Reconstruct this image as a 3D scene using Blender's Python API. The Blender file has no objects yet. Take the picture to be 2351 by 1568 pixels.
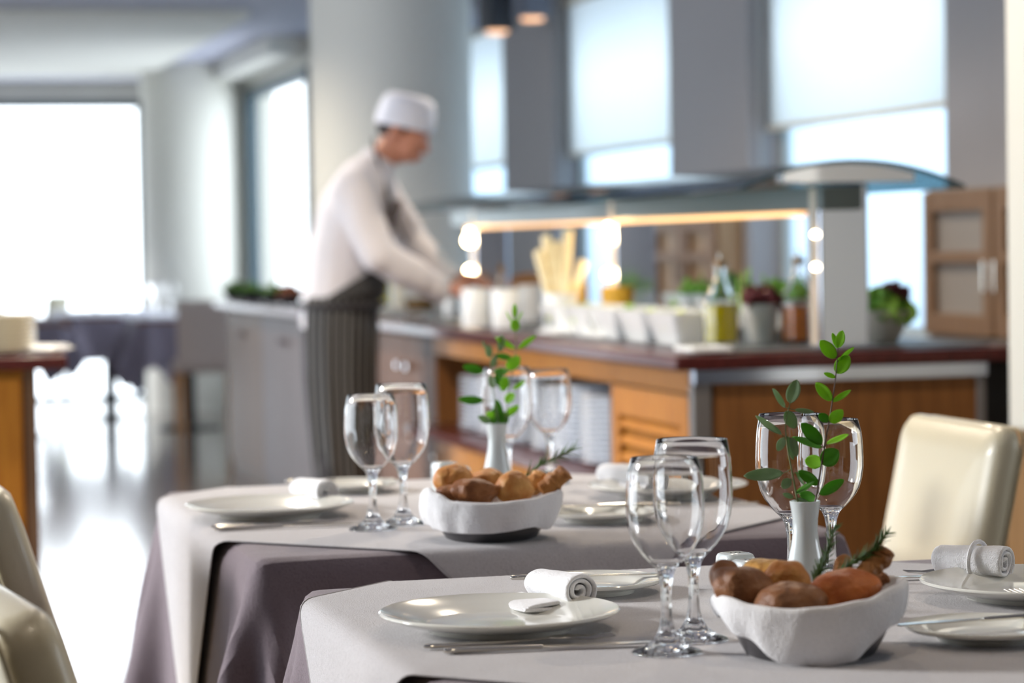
import bpy, bmesh, math, random
import numpy as np
from mathutils import Vector, Matrix, noise, Euler
random.seed(7)
S = bpy.context.scene
C = S.collection
# ------------------------------------------------------------------ camera
IW, IH, FPX = 2351.0, 1568.0, 6000.0
YAW, PITCH, ROLL = math.atan(1555/6000), math.atan(224/6000), 0.0165
CAMZ = 1.18
R3 = Matrix.Rotation(-YAW, 3, 'Z') @ Matrix.Rotation(math.pi/2-PITCH, 3, 'X') @ Matrix.Rotation(-ROLL, 3, 'Z')
cam_d = bpy.data.cameras.new('camera'); cam = bpy.data.objects.new('camera', cam_d); C.objects.link(cam)
cam.location = (0, 0, CAMZ); cam.rotation_euler = R3.to_euler()
cam_d.sensor_width = 36; cam_d.lens = FPX/IW*36
cam_d.dof.use_dof = True; cam_d.dof.focus_distance = 3.12; cam_d.dof.aperture_fstop = 4.3
cam_d.clip_end = 200
S.camera = cam
# ------------------------------------------------------------------ world, sun, exposure
w = bpy.data.worlds.new('daylight'); S.world = w; w.use_nodes = True
wn = w.node_tree.nodes; wl = w.node_tree.links
bg = wn['Background']; bg.inputs['Color'].default_value = (0.84, 0.925, 1.0, 1); bg.inputs['Strength'].default_value = 3.6
sd = bpy.data.lights.new('sun', 'SUN'); sd.energy = 2.5; sd.angle = math.radians(9); sd.color = (1.0, 0.99, 0.98)
sun = bpy.data.objects.new('sun', sd); C.objects.link(sun)
sun.rotation_euler = Vector((0.90, -0.48, -0.36)).to_track_quat('-Z', 'Y').to_euler()
sun.location = (-4, 6, 5)
sd.cycles.is_caustics_light = True
vs = S.view_settings; vs.view_transform = 'Standard'; vs.look = 'None'; vs.gamma = 1; vs.exposure = 0.42
vs.use_curve_mapping = False
S.cycles.use_denoising = True
S.cycles.sample_clamp_indirect = 12
S.cycles.max_bounces = 14; S.cycles.transmission_bounces = 12; S.cycles.transparent_max_bounces = 16
S.cycles.blur_glossy = 0.15
# ------------------------------------------------------------------ projection helpers
def ray(px, py):
    return (R3 @ Vector(((px-IW/2)/FPX, -(py-IH/2)/FPX, -1.0)))
def W(px, py, z):
    """point of the photograph on the horizontal plane at height z"""
    r = ray(px, py); t = (z-CAMZ)/r.z
    return Vector((0, 0, CAMZ)) + r*t
FW = Vector((math.sin(YAW), math.cos(YAW), 0)); RT = Vector((math.cos(YAW), -math.sin(YAW), 0))
def D(px, py, d):
    """point of the photograph at horizontal distance d in front of the lens"""
    r = ray(px, py); t = d/(r.dot(FW))
    return Vector((0, 0, CAMZ)) + r*t
# ------------------------------------------------------------------ materials
def lin(c):
    return tuple(((x/255)/12.92 if x/255 <= .04045 else ((x/255+.055)/1.055)**2.4) for x in c)
MATS = {}
def mat(name, rgb, rough=.5, metal=0, spec=.5, bump=0, bscale=200, var=0, vscale=8, coat=0, alt=None, sheen=0, stretch=None, emit=0, trans=0, sss=0, ior=None, wave=None):
    if name in MATS: return MATS[name]
    m = bpy.data.materials.new(name); m.use_nodes = True
    nt = m.node_tree; b = nt.nodes['Principled BSDF']; L = nt.links
    col = lin(rgb)+(1,)
    b.inputs['Base Color'].default_value = col; b.inputs['Roughness'].default_value = rough
    b.inputs['Metallic'].default_value = metal; b.inputs['Specular IOR Level'].default_value = spec
    b.inputs['Coat Weight'].default_value = coat; b.inputs['Coat Roughness'].default_value = .08
    b.inputs['Sheen Weight'].default_value = sheen
    b.inputs['Transmission Weight'].default_value = trans
    if ior: b.inputs['IOR'].default_value = ior
    if sss:
        b.inputs['Subsurface Weight'].default_value = sss; b.inputs['Subsurface Scale'].default_value = .01
    if emit:
        b.inputs['Emission Color'].default_value = col; b.inputs['Emission Strength'].default_value = emit
    tc = nt.nodes.new('ShaderNodeTexCoord'); mp = nt.nodes.new('ShaderNodeMapping')
    L.new(tc.outputs['Object'], mp.inputs['Vector'])
    if stretch: mp.inputs['Scale'].default_value = stretch
    if var or alt:
        n = nt.nodes.new('ShaderNodeTexNoise'); n.inputs['Scale'].default_value = vscale; n.inputs['Detail'].default_value = 6
        L.new(mp.outputs[0], n.inputs['Vector'])
        cr = nt.nodes.new('ShaderNodeValToRGB'); L.new(n.outputs['Fac'], cr.inputs['Fac'])
        a2 = lin(alt)+(1,) if alt else tuple(max(0, c*(1-var)) for c in col[:3])+(1,)
        cr.color_ramp.elements[0].position = .35; cr.color_ramp.elements[0].color = a2
        cr.color_ramp.elements[1].position = .65; cr.color_ramp.elements[1].color = col
        L.new(cr.outputs[0], b.inputs['Base Color'])
    if bump:
        n2 = nt.nodes.new('ShaderNodeTexNoise'); n2.inputs['Scale'].default_value = bscale; n2.inputs['Detail'].default_value = 4
        L.new(mp.outputs[0], n2.inputs['Vector'])
        bp = nt.nodes.new('ShaderNodeBump'); bp.inputs['Strength'].default_value = bump; bp.inputs['Distance'].default_value = .005 if 'crust' in name else .002
        L.new(n2.outputs['Fac'], bp.inputs['Height']); L.new(bp.outputs[0], b.inputs['Normal'])
    MATS[name] = m; return m
def cloth_mat(name, rgb, thread=900, var=.06):
    m = mat(name, rgb, .85, spec=.2, sheen=.25)
    nt = m.node_tree; L = nt.links; b = nt.nodes['Principled BSDF']
    tc = nt.nodes.new('ShaderNodeTexCoord')
    uv = tc.outputs['Object']
    h = None
    for ax in ((1, .25, .25), (.25, 1, 1)):
        mp = nt.nodes.new('ShaderNodeMapping'); mp.inputs['Scale'].default_value = ax; L.new(uv, mp.inputs['Vector'])
        n = nt.nodes.new('ShaderNodeTexNoise'); n.inputs['Scale'].default_value = thread; n.inputs['Detail'].default_value = 2
        L.new(mp.outputs[0], n.inputs['Vector'])
        if h is None: h = n.outputs['Fac']
        else:
            a = nt.nodes.new('ShaderNodeMath'); a.operation = 'ADD'; L.new(h, a.inputs[0]); L.new(n.outputs['Fac'], a.inputs[1]); h = a.outputs[0]
    big = nt.nodes.new('ShaderNodeTexNoise'); big.inputs['Scale'].default_value = 14; big.inputs['Detail'].default_value = 3
    L.new(uv, big.inputs['Vector'])
    mu = nt.nodes.new('ShaderNodeMath'); mu.operation = 'MULTIPLY_ADD'; mu.inputs[1].default_value = 5.0
    L.new(big.outputs['Fac'], mu.inputs[0]); L.new(h, mu.inputs[2])
    bp = nt.nodes.new('ShaderNodeBump'); bp.inputs['Strength'].default_value = .5; bp.inputs['Distance'].default_value = .002
    L.new(mu.outputs[0], bp.inputs['Height']); L.new(bp.outputs[0], b.inputs['Normal'])
    cr = nt.nodes.new('ShaderNodeValToRGB'); L.new(h, cr.inputs['Fac'])
    c = lin(rgb); e = cr.color_ramp.elements
    e[0].position = .75; e[0].color = tuple(x*(1-var*2) for x in c)+(1,); e[1].position = 1.2 if False else 1.0; e[1].color = tuple(min(1, x*(1+var)) for x in c)+(1,)
    L.new(cr.outputs[0], b.inputs['Base Color'])
    return m
def wood_mat(name, rgb, alt, rough=.5, axis='Z', scale=14, coat=0):
    st = {'Z': (6, 6, .35), 'Y': (6, .35, 6), 'X': (.35, 6, 6)}[axis]
    return mat(name, rgb, rough, alt=alt, vscale=scale, stretch=st, coat=coat, bump=.08, bscale=60, spec=.22)
def striped_mat(name, base, line, n=42):
    m = mat(name, base, .8, spec=.2)
    nt = m.node_tree; L = nt.links; b = nt.nodes['Principled BSDF']
    tc = nt.nodes.new('ShaderNodeTexCoord'); sp = nt.nodes.new('ShaderNodeSeparateXYZ'); L.new(tc.outputs['UV'], sp.inputs[0])
    a = nt.nodes.new('ShaderNodeMath'); a.operation = 'MULTIPLY'; a.inputs[1].default_value = n; L.new(sp.outputs['X'], a.inputs[0])
    fr = nt.nodes.new('ShaderNodeMath'); fr.operation = 'FRACT'; L.new(a.outputs[0], fr.inputs[0])
    lt = nt.nodes.new('ShaderNodeMath'); lt.operation = 'LESS_THAN'; lt.inputs[1].default_value = .28; L.new(fr.outputs[0], lt.inputs[0])
    mx = nt.nodes.new('ShaderNodeMix'); mx.data_type = 'RGBA'; L.new(lt.outputs[0], mx.inputs[0])
    mx.inputs[6].default_value = lin(base)+(1,); mx.inputs[7].default_value = lin(line)+(1,)
    L.new(mx.outputs[2], b.inputs['Base Color']); return m
def glass_mat(name, rgb=(255, 255, 255), rough=0, ior=1.45):
    m = bpy.data.materials.new(name); m.use_nodes = True; nt = m.node_tree; nt.nodes.clear()
    o = nt.nodes.new('ShaderNodeOutputMaterial'); g = nt.nodes.new('ShaderNodeBsdfGlass')
    g.inputs['Color'].default_value = lin(rgb)+(1,); g.inputs['Roughness'].default_value = rough; g.inputs['IOR'].default_value = ior
    nt.links.new(g.outputs[0], o.inputs['Surface']); MATS[name] = m; return m
def pane_mat(name, rgb=(255, 255, 255), refl=1.0, ior=1.5):
    """clear sheet glass: transparent with a Fresnel reflection"""
    m = bpy.data.materials.new(name); m.use_nodes = True; nt = m.node_tree; nt.nodes.clear(); L = nt.links
    o = nt.nodes.new('ShaderNodeOutputMaterial'); t = nt.nodes.new('ShaderNodeBsdfTransparent'); g = nt.nodes.new('ShaderNodeBsdfGlossy')
    t.inputs['Color'].default_value = lin(rgb)+(1,); g.inputs['Roughness'].default_value = .03
    f = nt.nodes.new('ShaderNodeFresnel'); f.inputs['IOR'].default_value = ior
    ge = nt.nodes.new('ShaderNodeNewGeometry'); sb_ = nt.nodes.new('ShaderNodeMath'); sb_.operation = 'SUBTRACT'; sb_.inputs[0].default_value = 1; L.new(ge.outputs['Backfacing'], sb_.inputs[1])
    ml = nt.nodes.new('ShaderNodeMath'); ml.operation = 'MULTIPLY'; L.new(f.outputs[0], ml.inputs[0]); L.new(sb_.outputs[0], ml.inputs[1])
    mx = nt.nodes.new('ShaderNodeMixShader'); L.new(ml.outputs[0], mx.inputs[0]); L.new(t.outputs[0], mx.inputs[1]); L.new(g.outputs[0], mx.inputs[2])
    L.new(mx.outputs[0], o.inputs['Surface']); MATS[name] = m; return m
def translucent_mat(name, tr, df, mix=.6):
    m = bpy.data.materials.new(name); m.use_nodes = True; nt = m.node_tree; nt.nodes.clear(); L = nt.links
    o = nt.nodes.new('ShaderNodeOutputMaterial'); t = nt.nodes.new('ShaderNodeBsdfTranslucent'); d = nt.nodes.new('ShaderNodeBsdfDiffuse')
    t.inputs['Color'].default_value = tr+(1,); d.inputs['Color'].default_value = df+(1,)
    mx = nt.nodes.new('ShaderNodeMixShader'); mx.inputs[0].default_value = mix; L.new(d.outputs[0], mx.inputs[1]); L.new(t.outputs[0], mx.inputs[2])
    L.new(mx.outputs[0], o.inputs['Surface']); MATS[name] = m; return m
M_CLOTH = cloth_mat('mauve_linen', (120, 107, 113))
M_TOP = cloth_mat('pale_grey_linen', (184, 180, 181))
M_NAP = cloth_mat('white_cotton', (236, 235, 236), 700, .02)
M_CHINA = mat('white_china', (232, 231, 222), .12, coat=.6, spec=.5)
M_CHINAC = mat('cream_china', (226, 220, 200), .2, coat=.4)
M_VASE = mat('white_porcelain', (214, 221, 221), .16, coat=.5)
M_STEEL = mat('polished_steel', (214, 210, 202), .2, 1)
M_DSTEEL = mat('dark_steel', (112, 110, 112), .32, .8)
M_BRUSH = mat('brushed_steel', (214, 222, 236), .16, 1)
M_CHROME = mat('chrome', (225, 228, 235), .08, 1)
M_GLASS = glass_mat('clear_glass')
M_PANE = pane_mat('sheet_glass')
M_CANOPY = pane_mat('canopy_glass', (165, 190, 196), ior=1.7)
M_LEATHER = mat('cream_leather', (222, 211, 180), .28, spec=.5, bump=.25, bscale=350, coat=.15)
M_PIPING = mat('leather_seam', (182, 168, 132), .4)
M_WOODF = wood_mat('orange_oak', (178, 118, 42), (158, 98, 32))
M_WOODE = wood_mat('brown_shaded_oak', (138, 92, 50), (118, 76, 40))  # darker copy of the oak, the end panel's shade put into its colour
M_WOODL = wood_mat('beech_leg', (190, 140, 92), (170, 120, 76))
M_WOODP = wood_mat('taupe_wood', (108, 82, 60), (94, 70, 52))
M_TOPW = wood_mat('mahogany_top', (86, 36, 32), (66, 26, 24), rough=.3, axis='Y', coat=.2)
M_COL = mat('offwhite_plaster', (214, 214, 207), .8, bump=.05, bscale=80)
M_CEIL = mat('ceiling_paint', (172, 175, 192), .75)
M_GREY = mat('grey_paint', (152, 149, 150), .7, bump=.05, bscale=60)
M_GREYB = mat('blue_grey_paint', (118, 121, 134), .7)
M_FRAME = mat('slate_frame', (70, 88, 98), .5)
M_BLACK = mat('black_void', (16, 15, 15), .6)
M_DARK = mat('charcoal_metal', (44, 46, 52), .4, .3)
M_PAPERW = mat('white_ceramic', (238, 240, 240), .25, coat=.3)
M_GLOW = mat('warm_bulb_and_glint', (255, 226, 176), emit=26)
M_STRIP = mat('warm_strip', (255, 195, 130), emit=1.2)
M_LAMPC = mat('warm_downlight', (255, 196, 150), emit=1.2)
# ------------------------------------------------------------------ mesh builder
class MB:
    def __init__(s): s.v = []; s.f = []; s.uv = None
    def add(s, vs, fs, M=None):
        o = len(s.v)
        s.v += [tuple(M @ Vector(p)) if M is not None else tuple(p) for p in vs]
        s.f += [tuple(i+o for i in f) for f in fs]; return s
    def box(s, x0, x1, y0, y1, z0, z1, M=None):
        vs = [(x, y, z) for z in (z0, z1) for y in (y0, y1) for x in (x0, x1)]
        return s.add(vs, [(0, 2, 3, 1), (4, 5, 7, 6), (0, 1, 5, 4), (2, 6, 7, 3), (0, 4, 6, 2), (1, 3, 7, 5)], M)
    def lathe(s, prof, n=40, M=None, wob=None):
        vs = []; fs = []; k = len(prof)
        idx = []
        for (r, z) in prof:
            if r < 1e-6: idx.append([len(vs)]); vs.append((0, 0, z))
            else:
                a = []
                for i in range(n):
                    t = 2*math.pi*i/n; a.append(len(vs)); rr = r*(wob(t, z) if wob else 1); vs.append((rr*math.cos(t), rr*math.sin(t), z))
                idx.append(a)
        for j in range(k-1):
            a, b = idx[j], idx[j+1]
            for i in range(n):
                i2 = (i+1) % n
                if len(a) == 1 and len(b) == 1: continue
                if len(a) == 1: fs.append((a[0], b[i2], b[i]))
                elif len(b) == 1: fs.append((a[i], a[i2], b[0]))
                else: fs.append((a[i], a[i2], b[i2], b[i]))
        return s.add(vs, fs, M)
    def tube(s, pts, rad, n=10, flat=1.0, M=None, cap=True, up=None):
        pts = [Vector(p) for p in pts]; k = len(pts)
        if not hasattr(rad, '__len__'): rad = [rad]*k
        T = [(pts[min(i+1, k-1)]-pts[max(i-1, 0)]).normalized() for i in range(k)]
        u = Vector(up) if up else (Vector((0, 0, 1)) if abs(T[0].z) < .9 else Vector((1, 0, 0)))
        vs = []; fs = []
        for i in range(k):
            u = (u-T[i]*u.dot(T[i])).normalized(); v = T[i].cross(u)
            for j in range(n):
                a = 2*math.pi*j/n
                vs.append(tuple(pts[i]+u*(math.sin(a)*rad[i]*flat)+v*(math.cos(a)*rad[i])))
        for i in range(k-1):
            for j in range(n):
                j2 = (j+1) % n
                fs.append((i*n+j, i*n+j2, (i+1)*n+j2, (i+1)*n+j))
        if cap:
            fs.append(tuple(range(n-1, -1, -1))); fs.append(tuple(range((k-1)*n, k*n)))
        return s.add(vs, fs, M)
    def ell(s, c, r, M=None, nu=20, nv=14, f=None):
        vs = []; fs = []
        for j in range(nv+1):
            ph = math.pi*j/nv
            for i in range(nu):
                t = 2*math.pi*i/nu
                p = Vector((math.sin(ph)*math.cos(t), math.sin(ph)*math.sin(t), math.cos(ph)))
                k = f(p) if f else 1
                vs.append((c[0]+r[0]*p.x*k, c[1]+r[1]*p.y*k, c[2]+r[2]*p.z*k))
        for j in range(nv):
            for i in range(nu):
                i2 = (i+1) % nu
                fs.append((j*nu+i, (j+1)*nu+i, (j+1)*nu+i2, j*nu+i2))
        return s.add(vs, fs, M)
    def prism(s, poly, a0, a1, axis='z', M=None):
        n = len(poly)
        mk = {'z': lambda p, a: (p[0], p[1], a), 'y': lambda p, a: (p[0], a, p[1]), 'x': lambda p, a: (a, p[0], p[1])}[axis]
        vs = [mk(p, a0) for p in poly]+[mk(p, a1) for p in poly]
        fs = [tuple(range(n))[::-1], tuple(range(n, 2*n))]+[(i, (i+1) % n, n+(i+1) % n, n+i) for i in range(n)]
        return s.add(vs, fs, M)
    def mesh(s, name, smooth=True, weld=True):
        me = bpy.data.meshes.new(name); me.from_pydata(s.v, [], s.f); me.update()
        bm = bmesh.new(); bm.from_mesh(me)
        if weld: bmesh.ops.remove_doubles(bm, verts=bm.verts, dist=1e-6)
        bmesh.ops.recalc_face_normals(bm, faces=bm.faces)
        bm.to_mesh(me); bm.free()
        if smooth:
            for p in me.polygons: p.use_smooth = True
            try: me.set_sharp_from_angle(angle=math.radians(42))
            except Exception: pass
        return me
def obj(name, mb, m, parent=None, bevel=0, sub=0, solid=0, smooth=True, weld=True, loc=None, rot=None):
    me = mb.mesh(name, smooth, weld) if isinstance(mb, MB) else mb
    me.materials.clear(); me.materials.append(m)
    o = bpy.data.objects.new(name, me); C.objects.link(o)
    if parent: o.parent = parent
    if loc: o.location = loc
    if rot: o.rotation_euler = rot
    if solid:
        md = o.modifiers.new('solid', 'SOLIDIFY'); md.thickness = solid; md.offset = 0
    if bevel:
        md = o.modifiers.new('bevel', 'BEVEL'); md.width = bevel; md.segments = 3; md.limit_method = 'ANGLE'; md.harden_normals = False
    if sub:
        md = o.modifiers.new('sub', 'SUBSURF'); md.levels = sub; md.render_levels = sub
    return o
def thing(name, label, cat, loc=(0, 0, 0), rz=0, group=None):
    o = bpy.data.objects.new(name, None); C.objects.link(o); o.empty_display_size = .05
    o.location = loc; o.rotation_euler = (0, 0, rz); o['label'] = label; o['category'] = cat
    if group: o['group'] = group
    return o
def tag(o, label, cat, group=None, kind=None):
    o['label'] = label; o['category'] = cat
    if group: o['group'] = group
    if kind: o['kind'] = kind
    return o
def struct(name, mb, m, parent=None, label=None, **k):
    o = obj(name, mb, m, parent, **k)
    if not parent: o['kind'] = 'structure'
    if label: o['label'] = label
    return o
def dup(root, loc, rz=0, label=None, group=None, scale=None):
    r = root.copy(); C.objects.link(r); r.location = loc; r.rotation_euler = (0, 0, rz)
    if scale: r.scale = scale
    if label: r['label'] = label
    if group: r['group'] = group
    def kids(src, dst):
        for ch in list(src.children):
            c = ch.copy(); C.objects.link(c); c.parent = dst; kids(ch, c)
    kids(root, r); return r
def baked(mb, name, voxel=.01, smooth_it=6, decimate=None, extra=None):
    """merge overlapping volumes into one continuous surface"""
    me = mb.mesh('tmp', True); o = bpy.data.objects.new('tmp', me); C.objects.link(o)
    md = o.modifiers.new('r', 'REMESH'); md.mode = 'VOXEL'; md.voxel_size = voxel; md.use_smooth_shade = True
    if smooth_it:
        s2 = o.modifiers.new('s', 'SMOOTH'); s2.iterations = smooth_it; s2.factor = .5
    dg = bpy.context.evaluated_depsgraph_get(); dg.update()
    out = bpy.data.meshes.new_from_object(o.evaluated_get(dg)); out.name = name
    bpy.data.objects.remove(o); bpy.data.meshes.remove(me)
    for p in out.polygons: p.use_smooth = True
    return out
# ------------------------------------------------------------------ cloth draping (position based, in numpy)
def drape(cx, cy, hx, hy, ztop, L1, L2, rot, n1, n2, ccx, ccy, steps=230, rnd=.011, seed=1, iters=18, extra=None):
    rng = np.random.RandomState(seed)
    a = np.linspace(-L1/2, L1/2, n1); b = np.linspace(-L2/2, L2/2, n2)
    A, B = np.meshgrid(a, b, indexing='ij')
    P = np.zeros((n1, n2, 3)); c, s = math.cos(rot), math.sin(rot)
    P[..., 0] = ccx-cx+A*c-B*s; P[..., 1] = ccy-cy+A*s+B*c; P[..., 2] = ztop+.004+rng.rand(n1, n2)*.0015
    V = np.zeros_like(P); da, db = a[1]-a[0], b[1]-b[0]; dd = math.hypot(da, db)
    H = np.array([hx-rnd, hy-rnd, .4-rnd]); zc = ztop-.4
    cons = []
    def pair(s1, s2, rest, k): cons.append((s1, s2, rest, k))
    sl = lambda i0, i1, st=1: slice(i0, i1, st)
    for o_ in (0, 1):
        e = n1-((n1-o_) % 2)
        m = (n1-o_)//2
        pair((slice(o_, o_+2*m, 2), slice(None)), (slice(o_+1, o_+2*m, 2), slice(None)), da, 1.0)
        m2 = (n2-o_)//2
        pair((slice(None), slice(o_, o_+2*m2, 2)), (slice(None), slice(o_+1, o_+2*m2, 2)), db, 1.0)
    for o_ in (0, 1):
        m = (n1-o_)//2
        pair((slice(o_, o_+2*m, 2), slice(0, n2-1)), (slice(o_+1, o_+2*m, 2), slice(1, n2)), dd, .35)
        pair((slice(o_, o_+2*m, 2), slice(1, n2)), (slice(o_+1, o_+2*m, 2), slice(0, n2-1)), dd, .35)
    for o_ in range(4):
        i = np.arange(o_, n1-2, 4); 
        pair((i, slice(None)), (i+2, slice(None)), 2*da, .26)
        j = np.arange(o_, n2-2, 4)
        pair((slice(None), j), (slice(None), j+2), 2*db, .26)
    dt = .016
    for st in range(steps):
        V[..., 2] -= 9.8*dt*min(1, .2+st/60); V *= .985
        V += (rng.rand(*V.shape)-.5)*.004
        Q = P+V*dt
        hit = np.zeros(Q.shape[:2], bool)
        for it in range(iters):
            for (s1, s2, rest, k) in cons:
                p, q = Q[s1], Q[s2]; d = q-p; l = np.sqrt((d*d).sum(-1, keepdims=True))+1e-9
                cor = d*((l-rest)/l*.5*k); Q[s1] = p+cor; Q[s2] = q-cor
            if it % 2 or it == iters-1:
                loc = Q.copy(); loc[..., 2] -= zc
                q = np.abs(loc)-H; mo = np.maximum(q, 0); lo = np.sqrt((mo*mo).sum(-1)); mi = np.minimum(q.max(-1), 0)
                dist = lo+mi-rnd
                nrm = np.where((lo > 1e-7)[..., None], mo/(lo[..., None]+1e-9), (q >= q.max(-1, keepdims=True)).astype(float))*np.sign(loc)
                pen = np.maximum(.0025-dist, 0)[..., None]; hit |= pen[..., 0] > 0
                above = (P[..., 2] > ztop-rnd*.3) & (np.abs(P[..., 0]) < hx-rnd*.3) & (np.abs(P[..., 1]) < hy-rnd*.3) & (Q[..., 2] < ztop+.0025) & (np.abs(Q[..., 0]) < hx) & (np.abs(Q[..., 1]) < hy)
                Q = np.where(above[..., None], Q, Q+nrm*pen); Q[..., 2] = np.where(above, ztop+.0025, Q[..., 2])
                top = above | ((pen[..., 0] > 0) & (nrm[..., 2] > .97)); hit |= top
                T = (Q-P); Q = np.where(hit[..., None], Q-T*.08, Q)
                Q[..., :2] = np.where(top[..., None], Q[..., :2]-T[..., :2]*.6, Q[..., :2])
        V = (Q-P)/dt
        V = np.where(hit[..., None], V*.3, V)
        sp = np.sqrt((V*V).sum(-1, keepdims=True)); V = np.where(sp > 1.6, V*1.6/sp, V)
        P = Q
    P[..., 0] += cx; P[..., 1] += cy
    return P
def grid_mb(P):
    n1, n2 = P.shape[:2]; m = MB()
    m.v = [tuple(p) for p in P.reshape(-1, 3)]
    m.f = [(i*n2+j, (i+1)*n2+j, (i+1)*n2+j+1, i*n2+j+1) for i in range(n1-1) for j in range(n2-1)]
    return m
def hem(P, parent, m_, r=.0011):
    pts = list(P[:, 0])+list(P[-1, 1:])+list(P[-2::-1, -1])+list(P[0, -2:0:-1])
    Q = []
    n = len(pts)
    for i in range(n):
        a, b = Vector(pts[i]), Vector(pts[(i+1) % n]); Q += [a, a.lerp(b, .5)]
    Q.append(Q[0]); Q = [Q[0]]+[(Q[i-1]+Q[i]*2+Q[i+1])/4 for i in range(1, len(Q)-1)]+[Q[-1]]
    return obj('hem', MB().tube(Q, r, 6, cap=False), m_, parent)
def rrect(x0, x1, y0, y1, r, n=6):
    o = []
    for (cx, cy, a0) in ((x1-r, y1-r, 0), (x0+r, y1-r, 90), (x0+r, y0+r, 180), (x1-r, y0+r, 270)):
        for i in range(n+1):
            a = math.radians(a0+90*i/n); o.append((cx+r*math.cos(a), cy+r*math.sin(a)))
    return o
# ================================================================== THE ROOM
CEIL = 2.52
SH = [(-2.5, -3.3), (4.3, -3.3), (4.3, 16.4), (3.15, 16.4), (3.15, 21.1), (-2.5, 21.1)]
m = MB().prism(SH, -.06, 0)
M_FLOOR = mat('polished_floor_tile', (120, 108, 100), .16, bump=.05, bscale=18, var=.15, vscale=3, coat=.35)
struct('floor', m, M_FLOOR, smooth=False)
struct('ceiling', MB().prism(SH, CEIL, CEIL+.1), M_CEIL, smooth=False)
struct('trim_1', MB().box(-2.4, 2.3, 14.6, 19.6, CEIL-.05, CEIL-.001), M_COL, smooth=False, bevel=.01)
struct('wall_back', MB().box(-2.5, 4.3, -3.3, -3.2, 0, CEIL), mat('umber_paint', (92, 80, 72), .8), smooth=False)
# left wall with tall daylight openings (never in view, it lets the daylight in)
lw = MB()
lw.box(-2.5, -2.35, -3.2, 21.1, 0, .25); lw.box(-2.5, -2.35, -3.2, 21.1, 2.42, CEIL)
lw.box(-2.5, -2.35, -3.2, 3.6, .25, 2.42)
lw.box(-2.5, -2.35, 12.2, 21.1, .25, 2.42); lw.box(-2.5, -2.35, 7.2, 8.4, .25, 2.42)
struct('wall_left', lw, mat('umber_paint', (92, 80, 72), .8), smooth=False)
# far wall: wide floor-to-lintel window
fw = MB(); FY = 20.9
fw.box(-2.5, 3.15, FY, FY+.2, 2.37, CEIL); fw.box(2.45, 3.15, FY, FY+.2, 0, 2.37)
struct('wall_far', fw, M_COL, smooth=False)
wr = MB()
for x in (-2.5, .35, 2.37): wr.box(x, x+.06, FY+.02, FY+.1, 0, 2.37)
wr.box(-2.5, 2.42, FY+.02, FY+.1, 2.31, 2.37)
w1 = struct('window_1', wr, M_FRAME, smooth=False)
struct('window_rail', MB().box(-2.5, 2.42, FY+.03, FY+.08, .30, .345), M_FRAME, w1, smooth=False)
struct('window_sill', MB().box(-2.5, 2.42, FY-.02, FY+.12, 0, .03), M_FRAME, w1, smooth=False)
struct('window_pane', MB().box(-2.5, 2.42, FY+.055, FY+.061, .03, 2.31), M_PANE, w1, smooth=False)
# round columns
def column(n, px, d, r, lab, matl=M_COL):
    p = D(px, 560, d)
    o = struct(n, MB().lathe([(0, 0), (r, 0), (r, CEIL), (0, CEIL)], 64), matl, loc=(p.x, p.y, 0), label=lab)
    return o
column('wall_column_1', 905, 12.5, .383, 'broad round off-white plaster column behind the cook')
column('wall_column_2', 444, 19.2, .36, 'pale round column between the two far bright windows')
# side wall with the tall window right of the far column
sw = MB(); SX = 2.95
sw.box(SX, SX+.2, 16.3, FY, 2.33, CEIL); sw.box(SX, 4.3, 16.3, 16.4, 0, CEIL); sw.box(SX, SX+.2, 18.95, FY, 0, 2.33); sw.box(SX, SX+.2, 16.4, 18.95, 0, .55)
struct('wall_side', sw, M_COL, smooth=False)
f2 = MB(); f2.box(SX-.02, SX+.06, 18.85, 18.95, .55, 2.33); f2.box(SX-.02, SX+.06, 16.4, 16.48, .55, 2.33); f2.box(SX-.02, SX+.06, 16.48, 18.85, 2.26, 2.33); f2.box(SX-.02, SX+.06, 16.48, 18.85, .55, .62)
w2 = struct('window_2', f2, M_FRAME, smooth=False)
struct('window_pane', MB().box(SX+.03, SX+.036, 16.48, 18.85, .62, 2.26), M_PANE, w2, smooth=False)
struct('trim_2', MB().box(SX-.25, SX-.001, 16.42, 19.1, 2.40, CEIL-.001), M_COL, smooth=False)
# right wall: grey piers (x 3.78) with recessed windows behind roller blinds
WX = 3.78
pier = [(7.0, 8.49), (10.52, 11.60), (13.62, 14.70)]
rw = MB()
for a, b in pier: rw.box(WX, 4.3, a, b, 0, CEIL)
rw.box(WX+.3, 4.3, 5.5, 16.3, 0, .80)
rw.box(WX, 4.3, 3.3, 7.0, 0, CEIL); rw.box(WX, 4.3, -3.3, 1.8, 0, CEIL); rw.box(WX, 4.3, 1.8, 3.3, 0, .95); rw.box(WX, 4.3, 1.8, 3.3, 1.85, CEIL)
struct('wall_right', rw, M_GREY, smooth=False)
M_FROST = translucent_mat('frosted_blue_glass', (.70, .80, .88), (.5, .6, .7), .8)
M_BLIND = translucent_mat('roller_blind_fabric', (1.0, .94, .88), (.86, .85, .84), .92)
wins = [(8.49, 10.52), (11.60, 13.62), (14.70, 16.29)]
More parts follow.
